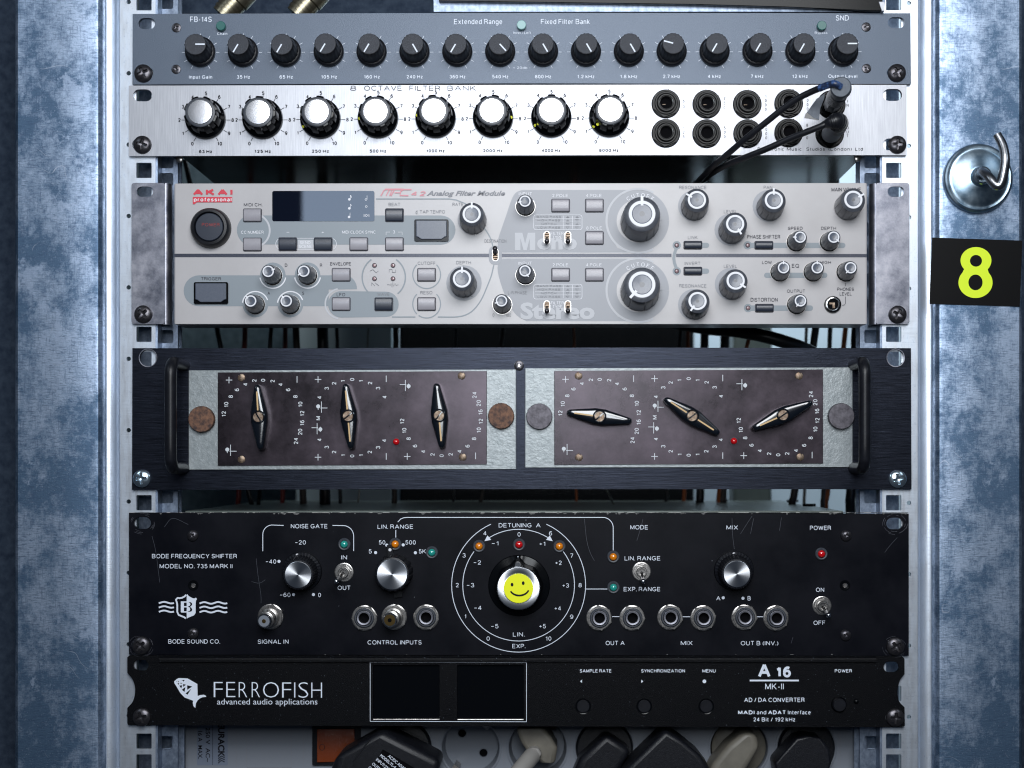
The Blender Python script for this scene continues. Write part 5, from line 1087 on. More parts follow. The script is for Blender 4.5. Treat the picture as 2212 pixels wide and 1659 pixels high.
for pts in ((('E1', 1575, 110), ('E1', 1590, 250), ('E1', 1612, 330), ('E1', 1640, 385)), (('E1', 1955, 115), ('E1', 1938, 180), ('E1', 1915, 255)), (('E2', 320, 110), ('E2', 323, 210), ('E2', 335, 310)), (('E2', 450, 95), ('E2', 420, 140), ('E2', 375, 210)), (('E2', 460, 110), ('E2', 440, 210)), (('E2', 640, 105), ('E2', 628, 190)),
            (('E0', 1660, 370), ('E0', 1672, 480), ('E0', 1690, 600), ('E0', 1692, 660)), (('E0', 985, 225), ('E0', 1010, 330), ('E0', 1035, 525)), (('E0', 1065, 165), ('E0', 1120, 110), ('E0', 1220, 150)), (('E0', 1630, 520), ('E0', 1680, 530), ('E0', 1720, 508)), (('E2', 1310, 330), ('E2', 1345, 285), ('E2', 1390, 235)), (('E2', 715, 880), ('E2', 703, 920))):
    P = catmull([(*t(*q), 0) for q in pts], 5); pr.line([(v.x, v.y) for v in P], .8)
pr.build('scratch_grey', u, 'scratch')
# sheet metal case behind, seen from above
x0, x1 = X(398), X(1822); dz = Z(1104)
b = MB().box(x0, x1, 3.1, 255, Z(1400), dz); part('case', b, 'green_grey_paint', u, smooth=0)
b = MB().prism([[(x1+.1, Z(1400)), (x1+22, Z(1400)), (x1+.1, dz)]], -200, -3.1); part('case_side', b, 'green_grey_paint', u, smooth=0)
for px, dep in ((1712, 215), (1748, 105), (1560, 240)):
    xx = X(px, -dep); b = MB(); b.add([(xx+4.5*math.cos(a), dep+4.5*math.sin(a), dz+h) for h in (0, 1.6) for a in [2*PI*k/20 for k in range(20)]], [(k, (k+1) % 20, 20+(k+1) % 20, 20+k) for k in range(20)]+[tuple(range(20, 40))]); part('rubber_foot', b, 'hole_black', u, smooth=30)
p = Print()
for s_, x0, x1, y in (('BODE FREQUENCY SHIFTER', 985, 1535, 355), ('MODEL NO. 735 MARK II', 1035, 1506, 420), ('BODE SOUND CO.', 1090, 1426, 908), ('NOISE GATE', 1885, 2123, 161), ('-20', 1912, 1982, 266), ('-40', 1722, 1790, 390), ('-60', 1814, 1882, 606), ('0', 2062, 2080, 607), ('SIGNAL IN', 1670, 1870, 909)):
    p.text('E0', s_.replace('-', '\u2013'), x0, x1, y, 28, bold=.0)
for s_, x0, x1, y in (('IN', -1, 37, 363), ('OUT', -24, 60, 560), ('LIN. RANGE', 235, 466, 164), ('50', 243, 285, 266), ('500', 415, 482, 266), ('5', 177, 197, 324), ('5K', 502, 549, 324), ('CONTROL INPUTS', 170, 520, 914), ('DETUNING', 1020, 1233, 155), ('A', 1262, 1291, 155),
                      ('4', 920, 942, 207), ('6', 1346, 1366, 207), ('0', 1142, 1162, 214), ('-1', 974, 1020, 272), ('+1', 1283, 1323, 275), ('3', 785, 806, 350), ('7', 1483, 1503, 352), ('-2', 857, 905, 396), ('+2', 1386, 1428, 398), ('2', 741, 761, 543), ('-3', 812, 861, 543), ('+3', 1432, 1475, 545),
                      ('8', 1537, 1558, 543), ('-4', 860, 909, 690), ('+4', 1381, 1424, 693), ('1', 798, 810, 745), ('9', 1482, 1503, 748), ('-5', 970, 1018, 809), ('+5', 1282, 1325, 809), ('0', 941, 962, 889), ('10', 1323, 1361, 889), ('LIN.', 1112, 1187, 862), ('EXP.', 1108, 1193, 938),
                      ('MODE', 1873, 1988, 168), ('LIN. RANGE', 1836, 2068, 369), ('EXP. RANGE', 1830, 2068, 569), ('OUT A', 1713, 1836, 918), ('MIX', 2200, 2276, 918)):
    p.text('E1', s_.replace('-', '\u2013'), x0, x1, y, 28, bold=.0)
for s_, x0, x1, y in (('OUT B (INV.)', 377, 620, 919), ('MIX', 284, 358, 169), ('A', 218, 245, 628), ('B', 421, 441, 628), ('POWER', 825, 961, 172), ('ON', 864, 917, 573), ('OFF', 848, 925, 787)): p.text('E2', s_, x0, x1, y, 28, bold=.0)
for tl, x, y in (('E0', 1808, 389), ('E0', 1902, 604), ('E0', 2031, 604), ('E1', 295, 284), ('E1', 401, 282), ('E1', 222, 332), ('E1', 480, 333), ('E2', 263, 625), ('E2', 391, 628)): p.disc(t(tl, x, y), 3.3)
E1 = lambda *pts: [t('E1', x, y) for x, y in pts]
lw = 1.5
p.line([t('E0', 1703, 323), t('E0', 1703, 215)]+arc(t('E0', 1765, 215), 62/3, 180, 95, 8)+[t('E0', 1838, 156)], lw)
p.line([t('E0', 2155, 156)]+arc(t('E1', 12, 225), 68/3, 88, 0, 8)+E1((80, 322)), lw)
p.line(E1((353, 185), (353, 234)), lw)
p.line(E1((366, 134), (385, 114), (405, 106), (425, 104), (1690, 104))+arc(t('E1', 1695, 171), 67/3, 88, 0, 8)+E1((1762, 318)), lw)
CC = t('E1', 1149, 543)
p.ring(CC, 434/3, lw, 114.5, 425.5)
p.ring(CC, 362/3, lw, 53, 127); p.ring(CC, 362/3, lw, 143, 397)
for s_ in (-1, 1):
    p.poly([t('E1', 1149+s_*221, 258), t('E1', 1149+s_*(221-19), 221), t('E1', 1149+s_*(221-43), 249)][::s_])
p.line(E1((1585, 568), (1724, 568)), lw); p.line(E1((1755, 747), (1803, 747)), lw); p.line([t('E2', 5, 748), t('E2', 52, 748)], lw); p.line([t('E2', 482, 748), t('E2', 522, 748)], lw)
p.line(E1((2212, 748), (2222, 748)), lw)
# crest: zoom tile origin 560,2200 native; 6.506 zoom px per native
def L(x, y): return ((560+x/6.506)*.576, (2200+y/6.506)*.576)
def wav(x0, x1, n, y):
    P = []; m = 28
    for i in range(m+1):
        u_ = i/m; P.append(L(x0+(x1-x0)*u_, y-20*math.sin(u_*2*PI*n-.55)-6*u_))
    return P
for k in range(3):
    p.line(wav(232, 600, 1, 395+105*k), 2.4*1.5*.98); p.line(wav(1225, 1900, 2, 400+107*k), 2.4*1.5*.98)
p.line([L(x, y) for x, y in ((898, 200), (860, 240), (800, 272), (740, 282), (690, 275), (648, 320), (672, 385), (682, 450), (682, 620), (715, 690), (850, 745), (890, 775))], 3.6)
rgt = [L(x, y) for x, y in ((912, 190), (930, 186), (960, 230), (1050, 280), (1100, 290), (1135, 268), (1162, 300), (1137, 345), (1130, 440), (1130, 640), (1090, 700), (940, 760), (912, 785))]
bh = [[L(x, y) for x, y in ((945, 375), (1000, 375), (1040, 400), (1046, 440), (1015, 480), (990, 492), (1030, 520), (1048, 565), (1030, 605), (960, 618), (930, 612), (985, 590), (998, 555), (985, 510), (935, 490), (990, 465), (1003, 430), (985, 392))]]
p.poly(rgt, [bh[0]])
p.poly([L(x, y) for x, y in ((768, 360), (912, 360), (912, 390), (845, 390), (845, 475), (912, 475), (912, 507), (845, 507), (845, 600), (912, 600), (912, 632), (780, 632), (768, 615))])
p.build('print_white', u)
# knobs
def mk_spun(px, py, dot, lean):
    o = inst('knob', ME['spun'], W(px, py), u, lean=lean); sub('knob_cap', ME['spun_cap'], o)
    d_ = sub('pointer_dot', ME['white_dot'], o, loc=(9.9*math.cos(math.radians(dot))*1.08, -2.9, 9.9*math.sin(math.radians(dot))*1.08)); return o
mk_spun(*t('E0', 1958, 453), 103, -4); mk_spun(*t('E2', 332, 448), 92, -4)
o = inst('knob', ME['range'], W(*t('E1', 345, 457)), u, spin=10, lean=-2); sub('knob_cap', ME['range_cap'], o); sub('pointer_dot', ME['white_dot'], o, loc=(0, -3.0, 14.2))
o = inst('knob', ME['big'], W(*t('E1', 1152, 545)), u, spin=2, lean=-1); sub('knob_cap', ME['big_cap'], o)
sub('pointer_line', MB().box(-.35, .35, -2.35, -2.0, 15.2, 18.3).mesh('pointer_line', 'print_white', 0), o)
o['label'] = 'large black knob with a silver cap and a yellow smiling face'
q = MB().lathe([(8.95, 17.6), (8.95, 17.85), (8.75, 18.0), (.01, 18.0)], 64).mesh('smiling_face', 'smiley_yellow', 30); fc = sub('smiling_face', q, o)
q = MB()
for x in (-3.8, 3.0): q.add([(x+.85*math.cos(a), -18.06, 2.6+(.5 if x > 0 else -.2)+1.15*math.sin(a)) for a in [2*PI*k/20 for k in range(20)]], [tuple(range(20))])
sm = [(6.0*math.cos(a), .3+6.3*math.sin(a)) for a in [math.radians(-155+132*k/20) for k in range(21)]]; sm = [(x+.6, z*.78+.3) for x, z in sm]
n = len(sm); vv = []
for i, (x, z) in enumerate(sm):
    w_ = .48+.1*math.sin(i/20*PI); a = sm[max(i-1, 0)]; c_ = sm[min(i+1, n-1)]; dx, dz_ = c_[0]-a[0], c_[1]-a[1]; d_ = math.hypot(dx, dz_); vv += [(x-dz_/d_*w_, -18.05, z+dx/d_*w_), (x+dz_/d_*w_, -18.05, z-dx/d_*w_)]
q.add(vv, [(2*i, 2*i+1, 2*i+3, 2*i+2) for i in range(n-1)])
fo = sub('drawn_features', q.mesh('drawn_features', 'print_black', 0), o)
for tl, x, y, c_ in (('E1', 20, 278, 'green'), ('E1', 350, 277, 'orange'), ('E1', 587, 331, 'green'), ('E1', 893, 290, 'orange'), ('E1', 1152, 280, 'red'), ('E1', 1413, 291, 'orange'), ('E1', 1762, 359, 'orange'), ('E1', 1763, 557, 'green'), ('E2', 898, 340, 'red')): mk_led(u, *t(tl, x, y), c_)
mk_toggle(u, *t('E1', 18, 460), -16, 22); mk_toggle(u, *t('E1', 1945, 455), 2, 24); mk_toggle(u, *t('E2', 902, 676), 10, 22)
for tl, x, y in (('E1', 152, 752), ('E1', 553, 748), ('E1', 1673, 752), ('E1', 1886, 752), ('E1', 2132, 748), ('E2', 133, 752), ('E2', 400, 748), ('E2', 604, 752)): mk_jack(u, *t(tl, x, y), rot=random.uniform(0, 60))
def phono(tl, x, y, tx, ty, inner, lbl, h=15):
    px, py = t(tl, x, y); base = Vector(W(px, py)); tip = Vector(W(*t(tl, tx, ty), h)); d_ = tip-base
    o = inst('phono_socket', ME['jn_nut'], tuple(base), u, spin=20, label=lbl); sub('washer', ME['jn_washer'], o)
    def tb(nm, ts, rs, m_, sm=35, n=36, fn=None):
        b = MB().tube([d_*a for a in ts], lambda q: rs[round(q*(len(ts)-1))], n); sub(nm, b.mesh(nm, m_, sm), o)
    tb('threaded_collar', (.1, .3, .32, .42, .44, .52), (5.4, 5.4, 5.9, 5.9, 5.2, 5.0), 'jack_metal')
    tb('knurled_sleeve', (.50, .52, .80, .82), (4.9, 5.2, 5.2, 4.6), 'jack_metal', n=44)
    tb('socket_shell', (.80, .82, .97, 1.0), (4.2, 4.35, 4.35, 4.1), 'bright_metal')
    dn = d_.normalized()
    R = dn.to_track_quat('-Y', 'Z')
    for nm, m_, r_, e in (('insulator', 'socket_plastic' if not inner else 'gold', 3.5, .1), ('centre_hole', 'gold' if not inner else 'hole_black', 1.25, .3)):
        q = MB().lathe([(r_, 0), (r_*.98, .1), (.01, .12)], 28).mesh(nm, m_, 30); s2 = sub(nm, q, o); s2.location = (d_+dn*e)/1000; s2.rotation_mode = 'QUATERNION'; s2.rotation_quaternion = R
    o.rotation_euler = (0, 0, 0)
phono('E0', 1758, 745, 1711, 776, False, 'phono socket with a white centre'); phono('E1', 347, 748, 314, 770, True, 'phono socket with a gold rim')
for x, y in ((1250, 222), (1252, 856)): mk_screw(u, 'bode_small', *t('E0', x, y), name='small_screw')
for x, y in ((1058, 222), (1055, 867)): mk_screw(u, 'bode_small', *t('E2', x, y), name='small_screw')
for tl, x, y in (('E0', 1252, 545), ('E2', 1052, 545)):
    o = cyl('empty_screw_hole', u, *t(tl, x, y), [(3.3, .02), (3.2, .12), (2.2, .10), (2.0, .04), (.01, .04)], 'black_gloss'); sub('bare_thread', MB().lathe([(1.6, .12), (1.2, .5), (.9, .2), (.01, .2)], 20, c=(.1, 0, -.1)).mesh('bare_thread', 'jack_metal'), o)
for x, y in ((305.5, 1394.5), (1934, 1396.5)): mk_screw(u, 'rack_dark', x, y)

# ================================================================== 6: black converter
u = empty('audio_converter', W(1114, 1567), 'black one-unit rack device with a white fish emblem and a white outlined double display', 'audio unit')
def F(tile, *pts): return [t(tile, x, y) for x, y in pts]
lft = F('F0', (832, 552), (825, 540), (825, 440))+[(v.x, v.y) for v in catmull([(*t('F0', x, y), 0) for x, y in ((825, 440), (862, 395), (876, 325), (862, 262), (825, 212))], 4)][1:]+F('F0', (825, 112), (838, 100))
rgt = F('F2', (1258, 103), (1425, 108), (1438, 122), (1438, 222))+[(v.x, v.y) for v in catmull([(*t('F2', x, y), 0) for x, y in ((1438, 222), (1408, 262), (1393, 330), (1402, 395), (1438, 436))], 4)][1:]+F('F2', (1440, 555), (1425, 566))
scr = [(F('F1', (205, 160))[0], F('F1', (637, 518))[0]), (F('F1', (750, 160))[0], F('F1', (1182, 520))[0])]
wins = [list(reversed(pxloop([(a[0], a[1]), (b_[0], a[1]), (b_[0], b_[1]), (a[0], b_[1])]))) for a, b_ in scr]
panel(u, lft+rgt, [slot_loop(t('F0', 913, 0)[0], t('F0', 0, 164)[1], 33, 23), slot_loop(t('F2', 1352, 0)[0], t('F0', 0, 175)[1], 33, 23), slot_loop(306, 1549, 33, 22), slot_loop(1930, 1550, 35, 23)]+wins, 'black_powder', h=0, th=2, bv=.15)
# raised face with rolled edge above and below
ya, yb = 1418, 1567.5
P = []
zt = Z(1418.5); zb = Z(1567)
for k in range(7): a = k*PI/12; P.append((-2+0*k-3.2*math.sin(a)*1.0, zt-2.4+2.4*math.cos(a)))
xa, xb = X(345), X(1892)
b = MB(); prof_ = [(-.02, zt+.1)]+[(-1.6*math.sin(k*PI/12), zt-1.9*(1-math.cos(k*PI/12))) for k in range(7)]
v = [(x, y, z) for y, z in prof_+[(-1.6, zt-3.2), (-.05, zt-3.6)] for x in (xa, xb)]; n_ = len(v)//2
b.add(v, [(2*i, 2*i+1, 2*i+3, 2*i+2) for i in range(n_-1)]+[tuple(2*i for i in range(n_)), tuple(2*i+1 for i in range(n_))]); part('rolled_top_edge', b, 'black_powder', u, smooth=40)
for a, b_ in scr:
    x0, x1, z0_, z1_ = X(a[0]), X(b_[0]), Z(b_[1]), Z(a[1]); b = MB().box(x0-.5, x1+.5, 2.05, 2.6, z0_-.5, z1_+.5); part('display', b, 'screen_black', u, smooth=0)
    b = MB().box(x0+.05, x1-.05, .3, 1.9, z0_+.02, z0_+.5); part('display_sill', b, 'jack_metal', u, smooth=0, bevel=.2)
p = Print(.02)
q = [t('F1', 187, 145), t('F1', 1200, 147), t('F1', 1200, 530), t('F1', 187, 527)]; p.line([q[0], q[1]], 1.1); p.line([q[1], q[2]], 1.1); p.line([q[2], q[3]], 1.1); p.line([q[3], q[0]], 1.1)
for s_, x0, x1, yc in (('F', 1385, 1443, 321), ('E', 1466, 1525, 321), ('R', 1547, 1602, 322), ('R', 1631, 1685, 322), ('O', 1704, 1808, 323), ('F', 1828, 1887, 324), ('I', 1906, 1914, 324), ('S', 1934, 1998, 324), ('H', 2017, 2087, 325)):
    p.text('F0', s_, x0, x1, yc, 98, bold=-.020, font='g')
p.text('F0', 'advanced audio applications', 1407, 2057, 399, 37, bold=-.004, font='g')
# fish emblem: zoom tile origin 660,2500 native; 3.687 zoom px per native
def G(x, y): return ((660+x/3.687)*.576, (2500+y/3.687)*.576)
body = [G(x, y) for x, y in ((-25, 205), (10, 172), (40, 158), (160, 163), (295, 240), (300, 408), (330, 395), (385, 388), (412, 402), (420, 418), (370, 422), (330, 440), (300, 465), (275, 510), (268, 572), (240, 545), (232, 500), (238, 472), (180, 450), (120, 428), (60, 365), (10, 280), (-22, 230))]
teeth = [((100, 240), (138, 250), (98, 280)), ((155, 258), (225, 275), (155, 320)), ((46, 262), (88, 258), (72, 302)), ((80, 320), (130, 283), (118, 350)), ((132, 372), (212, 305), (160, 388)), ((20, 235), (45, 222), (38, 252)), ((8, 200), (15, 190), (14, 222)), ((28, 196), (45, 208), (28, 214)), ((62, 222), (88, 230), (65, 240)), ((72, 186), (122, 184), (104, 208), (96, 194))]
p.poly(body, [[G(x, y) for x, y in T_[::-1]] for T_ in teeth])
for tl, s_, x0, x1, y, cp, bd in (('F1', 'SAMPLE RATE', 1545, 1751, 200, 22, .015), ('F1', 'SYNCHRONIZATION', 1943, 2227, 200, 22, .015), ('F2', 'MENU', 128, 214, 200, 22, .015), ('F2', 'POWER', 986, 1097, 200, 22, .015), ('F2', 'A', 488, 570, 198, 94, .03), ('F2', '16', 602, 702, 207, 72, .045),
                       ('F2', 'MK-II', 535, 655, 301, 42, .0), ('F2', 'AD / DA CONVERTER', 399, 790, 388, 29, .012), ('F2', 'MADI', 359, 466, 469, 27, .045), ('F2', 'and', 480, 542, 469, 27, .012), ('F2', 'ADAT', 554, 669, 469, 27, .045), ('F2', 'Interface', 682, 830, 469, 27, .012), ('F2', '24 Bit / 192 kHz', 458, 730, 515, 27, .014)):
    p.text(tl, s_, x0, x1, y, cp, bold=bd)
a, b_ = t('F2', 435, 257), t('F2', 753, 268); p.poly([a, (b_[0], a[1]), b_, (a[0], b_[1])])
p.poly(F('F1', (1547, 268), (1560, 257), (1560, 279))); p.poly(F('F1', (1957, 268), (1944, 257), (1944, 279))[::-1]); p.disc(t('F2', 141, 268), 4)
p.build('print_white', u)
for tl, x, y in (('F1', 1567, 430), ('F1', 1963, 430), ('F2', 153, 430), ('F2', 1012, 418)):
    pw2 = (x == 1012); o = cyl('push_button', u, *t(tl, x, y), [(4.9, .02), (4.85, .25), (4.5, .05), (4.1, .05)], 'black_gloss', n=40)
    hh_ = 3.2 if pw2 else .9; sub('button_cap', MB().lathe([(3.95, .0), (3.95, hh_-.3), (3.6, hh_), (.01, hh_)], 36).mesh('button_cap', 'black_plastic'), o)
o = cyl('indicator_lamp', u, *t('F2', 1124, 397), [(1.6, .02), (1.5, .8), (1.0, 1.5), (.01, 1.7)], 'black_gloss', n=24, sm=60)
for x, y in ((307, 1549), (1933.5, 1550)): mk_screw(u, 'rack_dark', x, y)
b = MB().box(X(392), X(1858), 2.7, 200, Z(1563), Z(1422)); part('case', b, 'dark_underside', u, smooth=0)

# ================================================================== 7: power strip and what is plugged into it
HP = -34
u = empty('power_strip', W(1100, 1760, HP), 'grey-white mains power strip at the bottom with an orange lit-up style rocker switch', 'power strip')
u['label'] = 'grey-white mains power strip with round sockets and an orange rocker switch, below the black converter'
def pxs(z_, tl='F0'): return t(tl, z_, 0)[0]
SOCK = [t('F1', 400, 700)[0], t('F1', 838, 700)[0], t('F1', 1272, 700)[0], t('F1', 1705, 700)[0], t('F2', 366, 700)[0], t('F2', 800, 700)[0]]
SY = 1615.8; SR = 63.0
def circ(cx, cy, r, n=48): return [(W(cx+r*math.cos(-2*PI*k/n), 0, HP)[0], W(0, cy-r*math.sin(-2*PI*k/n), HP)[2]) for k in range(n)]
xs0, xs1 = 400, 1846
fr = MB().prism([pxloop([(xs0, 1480), (xs1, 1480), (xs1, 1760), (xs0, 1760)], HP)]+[circ(x, SY, SR) for x in SOCK], HP-3, HP); part('front_plate', fr, 'pdu_plastic', u, smooth=0, bevel=.3)
a, b_ = W(xs0+1, 1482, HP), W(xs1-1, 1758, HP); fr = MB().box(a[0], b_[0], 37.2+16, 37.2+22, b_[2], a[2]); part('back_shell', fr, 'pdu_plastic', u, smooth=0)
for i, x in enumerate(SOCK):
    c_ = W(x, SY, HP); rr_ = SR/K*(DIST-HP)/DIST
    fr = MB().lathe([(rr_+1.1, .0), (rr_+1.1, .6), (rr_+.2, .9), (rr_-.3, .4), (rr_-1.6, -13), (.01, -13.2)], 60, c=c_); o = part('mains_socket', fr, 'socket_plastic', u, smooth=35)
    for k in (0, 1):
        an = math.radians(131 if k == 0 else -36)
        q = MB().lathe([(2.9, -12.95), (2.7, -12.6), (2.5, -12.95)], 24, c=(c_[0]+9.5*math.cos(an), c_[1], c_[2]+9.5*math.sin(an)), close1=False); o1 = part('pin_hole_rim', q, 'pdu_plastic', u, smooth=30)
        q = MB().lathe([(2.5, -12.9), (.01, -12.9)], 24, c=(c_[0]+9.5*math.cos(an), c_[1], c_[2]+9.5*math.sin(an)), close1=False); o2 = part('pin_hole', q, 'hole_black', u, smooth=0)
    for an, m_ in ((233, 'jack_metal'), (53, 'jack_metal')):
        a_ = math.radians(an); ct = Vector((c_[0]+(rr_-2.0)*math.cos(a_), 0, c_[2]+(rr_-2.0)*math.sin(a_))); q = MB()
        ux, uz = math.cos(a_), math.sin(a_); tx_, tz_ = -uz, ux
        def pt(r_, s2, y): return (c_[0]+r_*ux+s2*tx_, c_[1]+y, c_[2]+r_*uz+s2*tz_)
        v = [pt(r_, s2, y) for r_, y in ((rr_-.6, 0), (rr_-3.6, 2), (rr_-4.8, 12)) for s2 in (-1.9, 1.9)]; v += [(x_, y_+.6, z_) for x_, y_, z_ in v]
        q.add(v, [(0, 1, 3, 2), (2, 3, 5, 4), (6, 8, 9, 7), (8, 10, 11, 9), (0, 2, 8, 6), (1, 7, 9, 3), (2, 4, 10, 8), (3, 9, 11, 5)]); part('earth_clip', q, m_, u, smooth=0)
# panel joints, label, blank cover and switch
pl = Print(HP-.02)
for z_ in (1531, 1965): pl.line([(pxs(z_), 1540), (pxs(z_), 1700)], .9)
for x in [(SOCK[i]+SOCK[i+1])/2 for i in range(5)]+[SOCK[5]+72]: pl.line([(x-1, 1540), (x-1, 1700)], .7); pl.line([(x+2, 1540), (x+2, 1700)], .5)
rr1 = rr(pxs(1598), 1545, pxs(1888), 1657.5, 1); pl.line(rr1+[rr1[0]], .9)
pl.build('print_grey', u, 'joint_line')
lb = Print(HP+.0); a, b_ = t('F0', 1276, 400), t('F0', 1476, 812); lb.rrect(a[0], a[1], b_[0], b_[1], 3); lb.build('label_blue_grey', u, 'rating_label')
lt_ = Print(HP+.14)
lt_.tc(*t('F0', 1297, 688), '16 A  MAX.', 6.8*.9, rot=-90, wf=.92, bold=.012) if False else None
def vtext(tl, s_, xc, y0, y1, cap, bold=.012):
    v, f = glyphs(s_, bold, 0, 1.0); a, b_ = min(q[0] for q in v), max(q[0] for q in v); P = []
    for gx, gy in v: P.append(t(tl, xc+(gy-.341)*cap/.682, y0+(gx-a)*(y1-y0)/(b_-a)))
    lt_.tri(P, f)
vtext('F0', '16 A  MAX.', 1297, 590, 772, 27); vtext('F0', '250 V  AC~', 1347, 568, 790, 27); vtext('F0', 'EURACK', 1434, 540, 760, 38, .035)
lt_.line([t('F0', 1378, 500), t('F0', 1378, 810)], .8)
for k in range(3): lt_.line([t('F0', 1412+2, 770+14*k), t('F0', 1434, 752+14*k), t('F0', 1456, 770+14*k-8)], 2)
lt_.build('print_black', u)
a, b_ = t('F0', 2026, 575), t('F1', 128, 810)
part('switch_frame', MB().prism([pxloop(rr(a[0], a[1]-8, b_[0], b_[1], 3), HP), list(reversed(pxloop(rr(t('F0', 2058, 0)[0], t('F0', 0, 585)[1]-6, t('F1', 88, 0)[0], t('F0', 0, 788)[1], 1), HP)))], HP, HP+1.6), 'black_plastic', u, smooth=0, bevel=.3)
xa, xb = t('F0', 2060, 0)[0], t('F1', 86, 0)[0]; A_ = W(xa, t('F0', 0, 590)[1]-6, HP); B_ = W(xb, t('F0', 0, 786)[1], HP); xm = (A_[0]+B_[0])/2+3
q = MB(); v = [(A_[0], -HP-3.6, z) for z in (B_[2], A_[2])]+[(xm, -HP-1.6, z) for z in (B_[2], A_[2])]+[(B_[0], -HP-1.0, z) for z in (B_[2], A_[2])]+[(A_[0], -HP+1, z) for z in (B_[2], A_[2])]+[(B_[0], -HP+1, z) for z in (B_[2], A_[2])]
q.add(v, [(0, 1, 3, 2), (2, 3, 5, 4), (6, 7, 1, 0), (4, 5, 9, 8), (0, 2, 4, 8, 6), (1, 7, 9, 5, 3)]); part('rocker_switch', q, 'switch_orange', u, smooth=0, bevel=.25)
pr = Print(HP+3.4); c_ = t('F0', 2087, 695); pr.ring(c_, (5.5, 6.5), 1.0); pr.build('print_black', u, 'switch_mark')
# mounting brackets of the strip
for L_ in (1, 0):
    q_ = (lambda x: x) if L_ else (lambda x: 2243-x)
    out = [(q_(337), 1480), (q_(398), 1480), (q_(398), 1760), (q_(337), 1760)]; out = out if not L_ else out
    if not L_: out = out[::-1]
    hb = -22
    b = MB().prism([pxloop(out, hb), list(reversed(pxloop(rr(q_(358)-13, 1592, q_(358)+13, 1616, 5), hb)))], hb-1.6, hb); part('bracket', b, 'dark_steel', u, smooth=0, bevel=.4)
    o = inst('bracket_screw', ME['rack_zinc'], W(q_(358), 1654, hb+.8), u, spin=20)
    b = MB().lathe([(7.2, 0), (7.2, .8), (6.6, 1.0)], 40, c=W(q_(358), 1654, hb)); part('washer', b, 'jack_metal', u, smooth=30)

def slab(name, pts, h0, h1, m_, parent, bv, seg=3):
    P = pxloop(pts, h1); 
    return part(name, MB().prism([P], h0, h1), m_, parent, bevel=bv, smooth=50, seg=seg)
# black adaptor, left
def order(pts):
    A = sum(pts[i][0]*pts[(i+1) % len(pts)][1]-pts[(i+1) % len(pts)][0]*pts[i][1] for i in range(len(pts))); return pts if A < 0 else pts[::-1]
r = empty('power_adaptor', W(820, 1700, -20), 'black mains adaptor with white printed lettering, turned on its corner beside the orange switch', 'power adaptor')
body = [t('F1', x, y) for x, y in ((262, 590), (650, 788), (500, 1200), (-160, 1100), (-40, 760))]
slab('adaptor_body', order(body), -28, 6, 'plug_black', r, 4.5, 5)
lab = [t('F1', x, y) for x, y in ((268, 708), (560, 880), (400, 1150), (100, 1000))]
slab('rating_plate', order(lab), 6.02, 6.3, 'hole_black', r, .0)
pr = Print(6.3)
for k, (s_, x, y, ln) in enumerate((('AC/DC ADAPTOR', 400, 812, 62), ('MODEL:YL-4', 318, 800, 48), ('INPUT:230V', 292, 830, 48), ('OUTPUT', 238, 835, 30), ('C', 182, 832, 6))):
    v, f = glyphs(s_, .015, 0, 1.0); a_ = math.radians(-40); cap = 6.2; sc = cap/.682; x0_, y0_ = [(300, 756), (247, 752), (221, 778), (196, 806), (172, 830)][k]
    pr.tri([(t('F1', x0_, y0_)[0]+gx*sc*.86*math.cos(a_)-gy*sc*math.sin(a_)*1, t('F1', x0_, y0_)[1]-(gx*sc*.86*math.sin(a_)+gy*sc*math.cos(a_))) for gx, gy in v], f)
pr.build('print_white', r)
for k in range(9):
    x, y = 150-k*11, 660+k*15; c_ = W(*t('F1', x+25, y), 6.2); part('grip_ridge', MB().tube([(c_[0]-1.2, c_[1], c_[2]-.9), (c_[0]+1.0, c_[1], c_[2]+1.4)], .35, 6), 'plug_black', r)
# black round plug behind that adaptor
r = empty('mains_plug', W(t('F1', 400, 700)[0]+6, 1640, -34), 'black round mains plug half hidden behind the lettered adaptor', 'mains plug', 'mains plugs in the power strip')
part('plug_body', MB().lathe([(18.2, -13), (18.2, 1), (17, 3), (10, 4)], 48, c=W(SOCK[0], SY, HP)), 'plug_black', r, smooth=40)
# beige plug in the third socket
r = empty('mains_plug', W(SOCK[2], 1660, -34), 'beige mains plug with a white cable, in the socket right of the empty one', 'mains plug', 'mains plugs in the power strip')
bd = [(t('F1', x, y)) for x, y in ((1130, 575), (1310, 570), (1360, 630), (1400, 700), (1385, 805), (1290, 800), (1215, 745), (1160, 660))]
slab('plug_body', order(bd), -46, -16, 'plug_beige', r, 3, 4)
cl = [t('F1', x, y) for x, y in ((1192, 735), (1225, 700), (1278, 702), (1300, 742), (1262, 795), (1215, 770))]
slab('cable_collar', order(cl), -24, -9, 'plug_white', r, 1.2)
tube_part('cable_tail', catmull([W(*t('F1', 1235, 752), -8), W(*t('F1', 1195, 800), 0), W(*t('F1', 1130, 880), 8), W(*t('F1', 1060, 980), 10)], 8), 5.4, 'plug_white', r, 18)
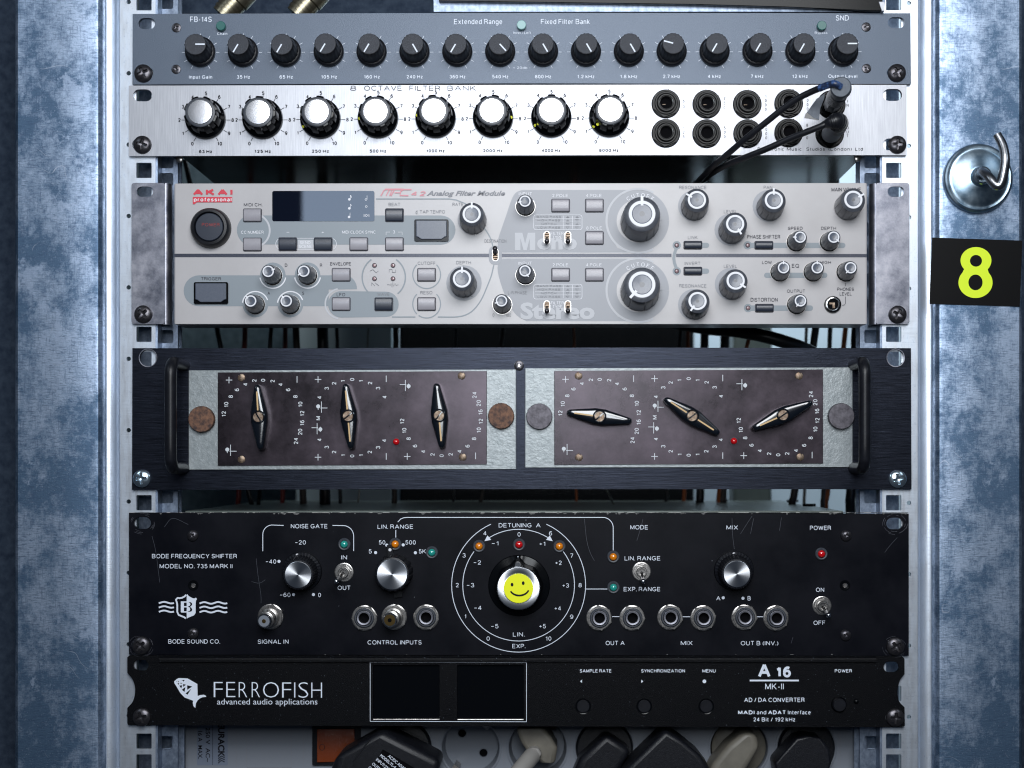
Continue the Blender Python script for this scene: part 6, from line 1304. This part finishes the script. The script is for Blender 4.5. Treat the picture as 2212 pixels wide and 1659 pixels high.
# black angled plug in the fourth socket
r = empty('mains_plug', W(SOCK[3], 1660, -34), 'black angled mains plug, left of the big textured black adaptor', 'mains plug', 'mains plugs in the power strip')
part('plug_base', MB().lathe([(18.0, -13), (18.0, 1), (17, 2.4), (9, 3)], 48, c=W(SOCK[3], SY, HP)), 'plug_black', r, smooth=40)
bd = [t('F1', x, y) for x, y in ((1715, 610), (1880, 720), (1800, 860), (1700, 1000), (1480, 920), (1545, 770))]
slab('plug_body', order(bd), -34, -12, 'plug_black', r, 4, 4)
# big textured adaptor
r = empty('power_adaptor', W(1440, 1700, -20), 'large textured black mains adaptor standing on its corner between two mains plugs', 'power adaptor')
bd = [t('F1', 2100, 588), t('F1', 2212, 655), t('F2', 110, 745), t('F2', 190, 850), t('F2', 60, 1250), t('F1', 1560, 1200), t('F1', 1830, 850)]
slab('adaptor_body', order(bd), -30, 2, 'plug_black', r, 3.0, 4)
# beige and black plugs, right
r = empty('mains_plug', W(SOCK[4], 1660, -34), 'beige angled mains plug in the fifth socket, between two black ones', 'mains plug', 'mains plugs in the power strip')
part('plug_base', MB().lathe([(17.6, -13), (17.4, -2), (16, -1), (9, 0)], 48, c=W(SOCK[4], SY, HP)), 'plug_beige', r, smooth=40)
bd = [t('F2', x, y) for x, y in ((395, 600), (480, 608), (500, 700), (440, 800), (380, 900), (250, 1000), (130, 940), (200, 800), (290, 690))]
slab('plug_body', order(bd), -34, -8, 'plug_beige', r, 5, 5)
r = empty('mains_plug', W(SOCK[5], 1660, -34), 'black angled mains plug in the rightmost socket of the power strip', 'mains plug', 'mains plugs in the power strip')
part('plug_base', MB().lathe([(18.2, -13), (18.2, 1), (17, 2.4), (9, 3)], 48, c=W(SOCK[5], SY, HP)), 'plug_black', r, smooth=40)
bd = [t('F2', x, y) for x, y in ((800, 625), (900, 640), (950, 710), (965, 800), (930, 900), (800, 1000), (620, 960), (600, 800), (650, 740), (740, 640))]
slab('plug_body', order(bd), -34, -10, 'plug_black', r, 5, 5)
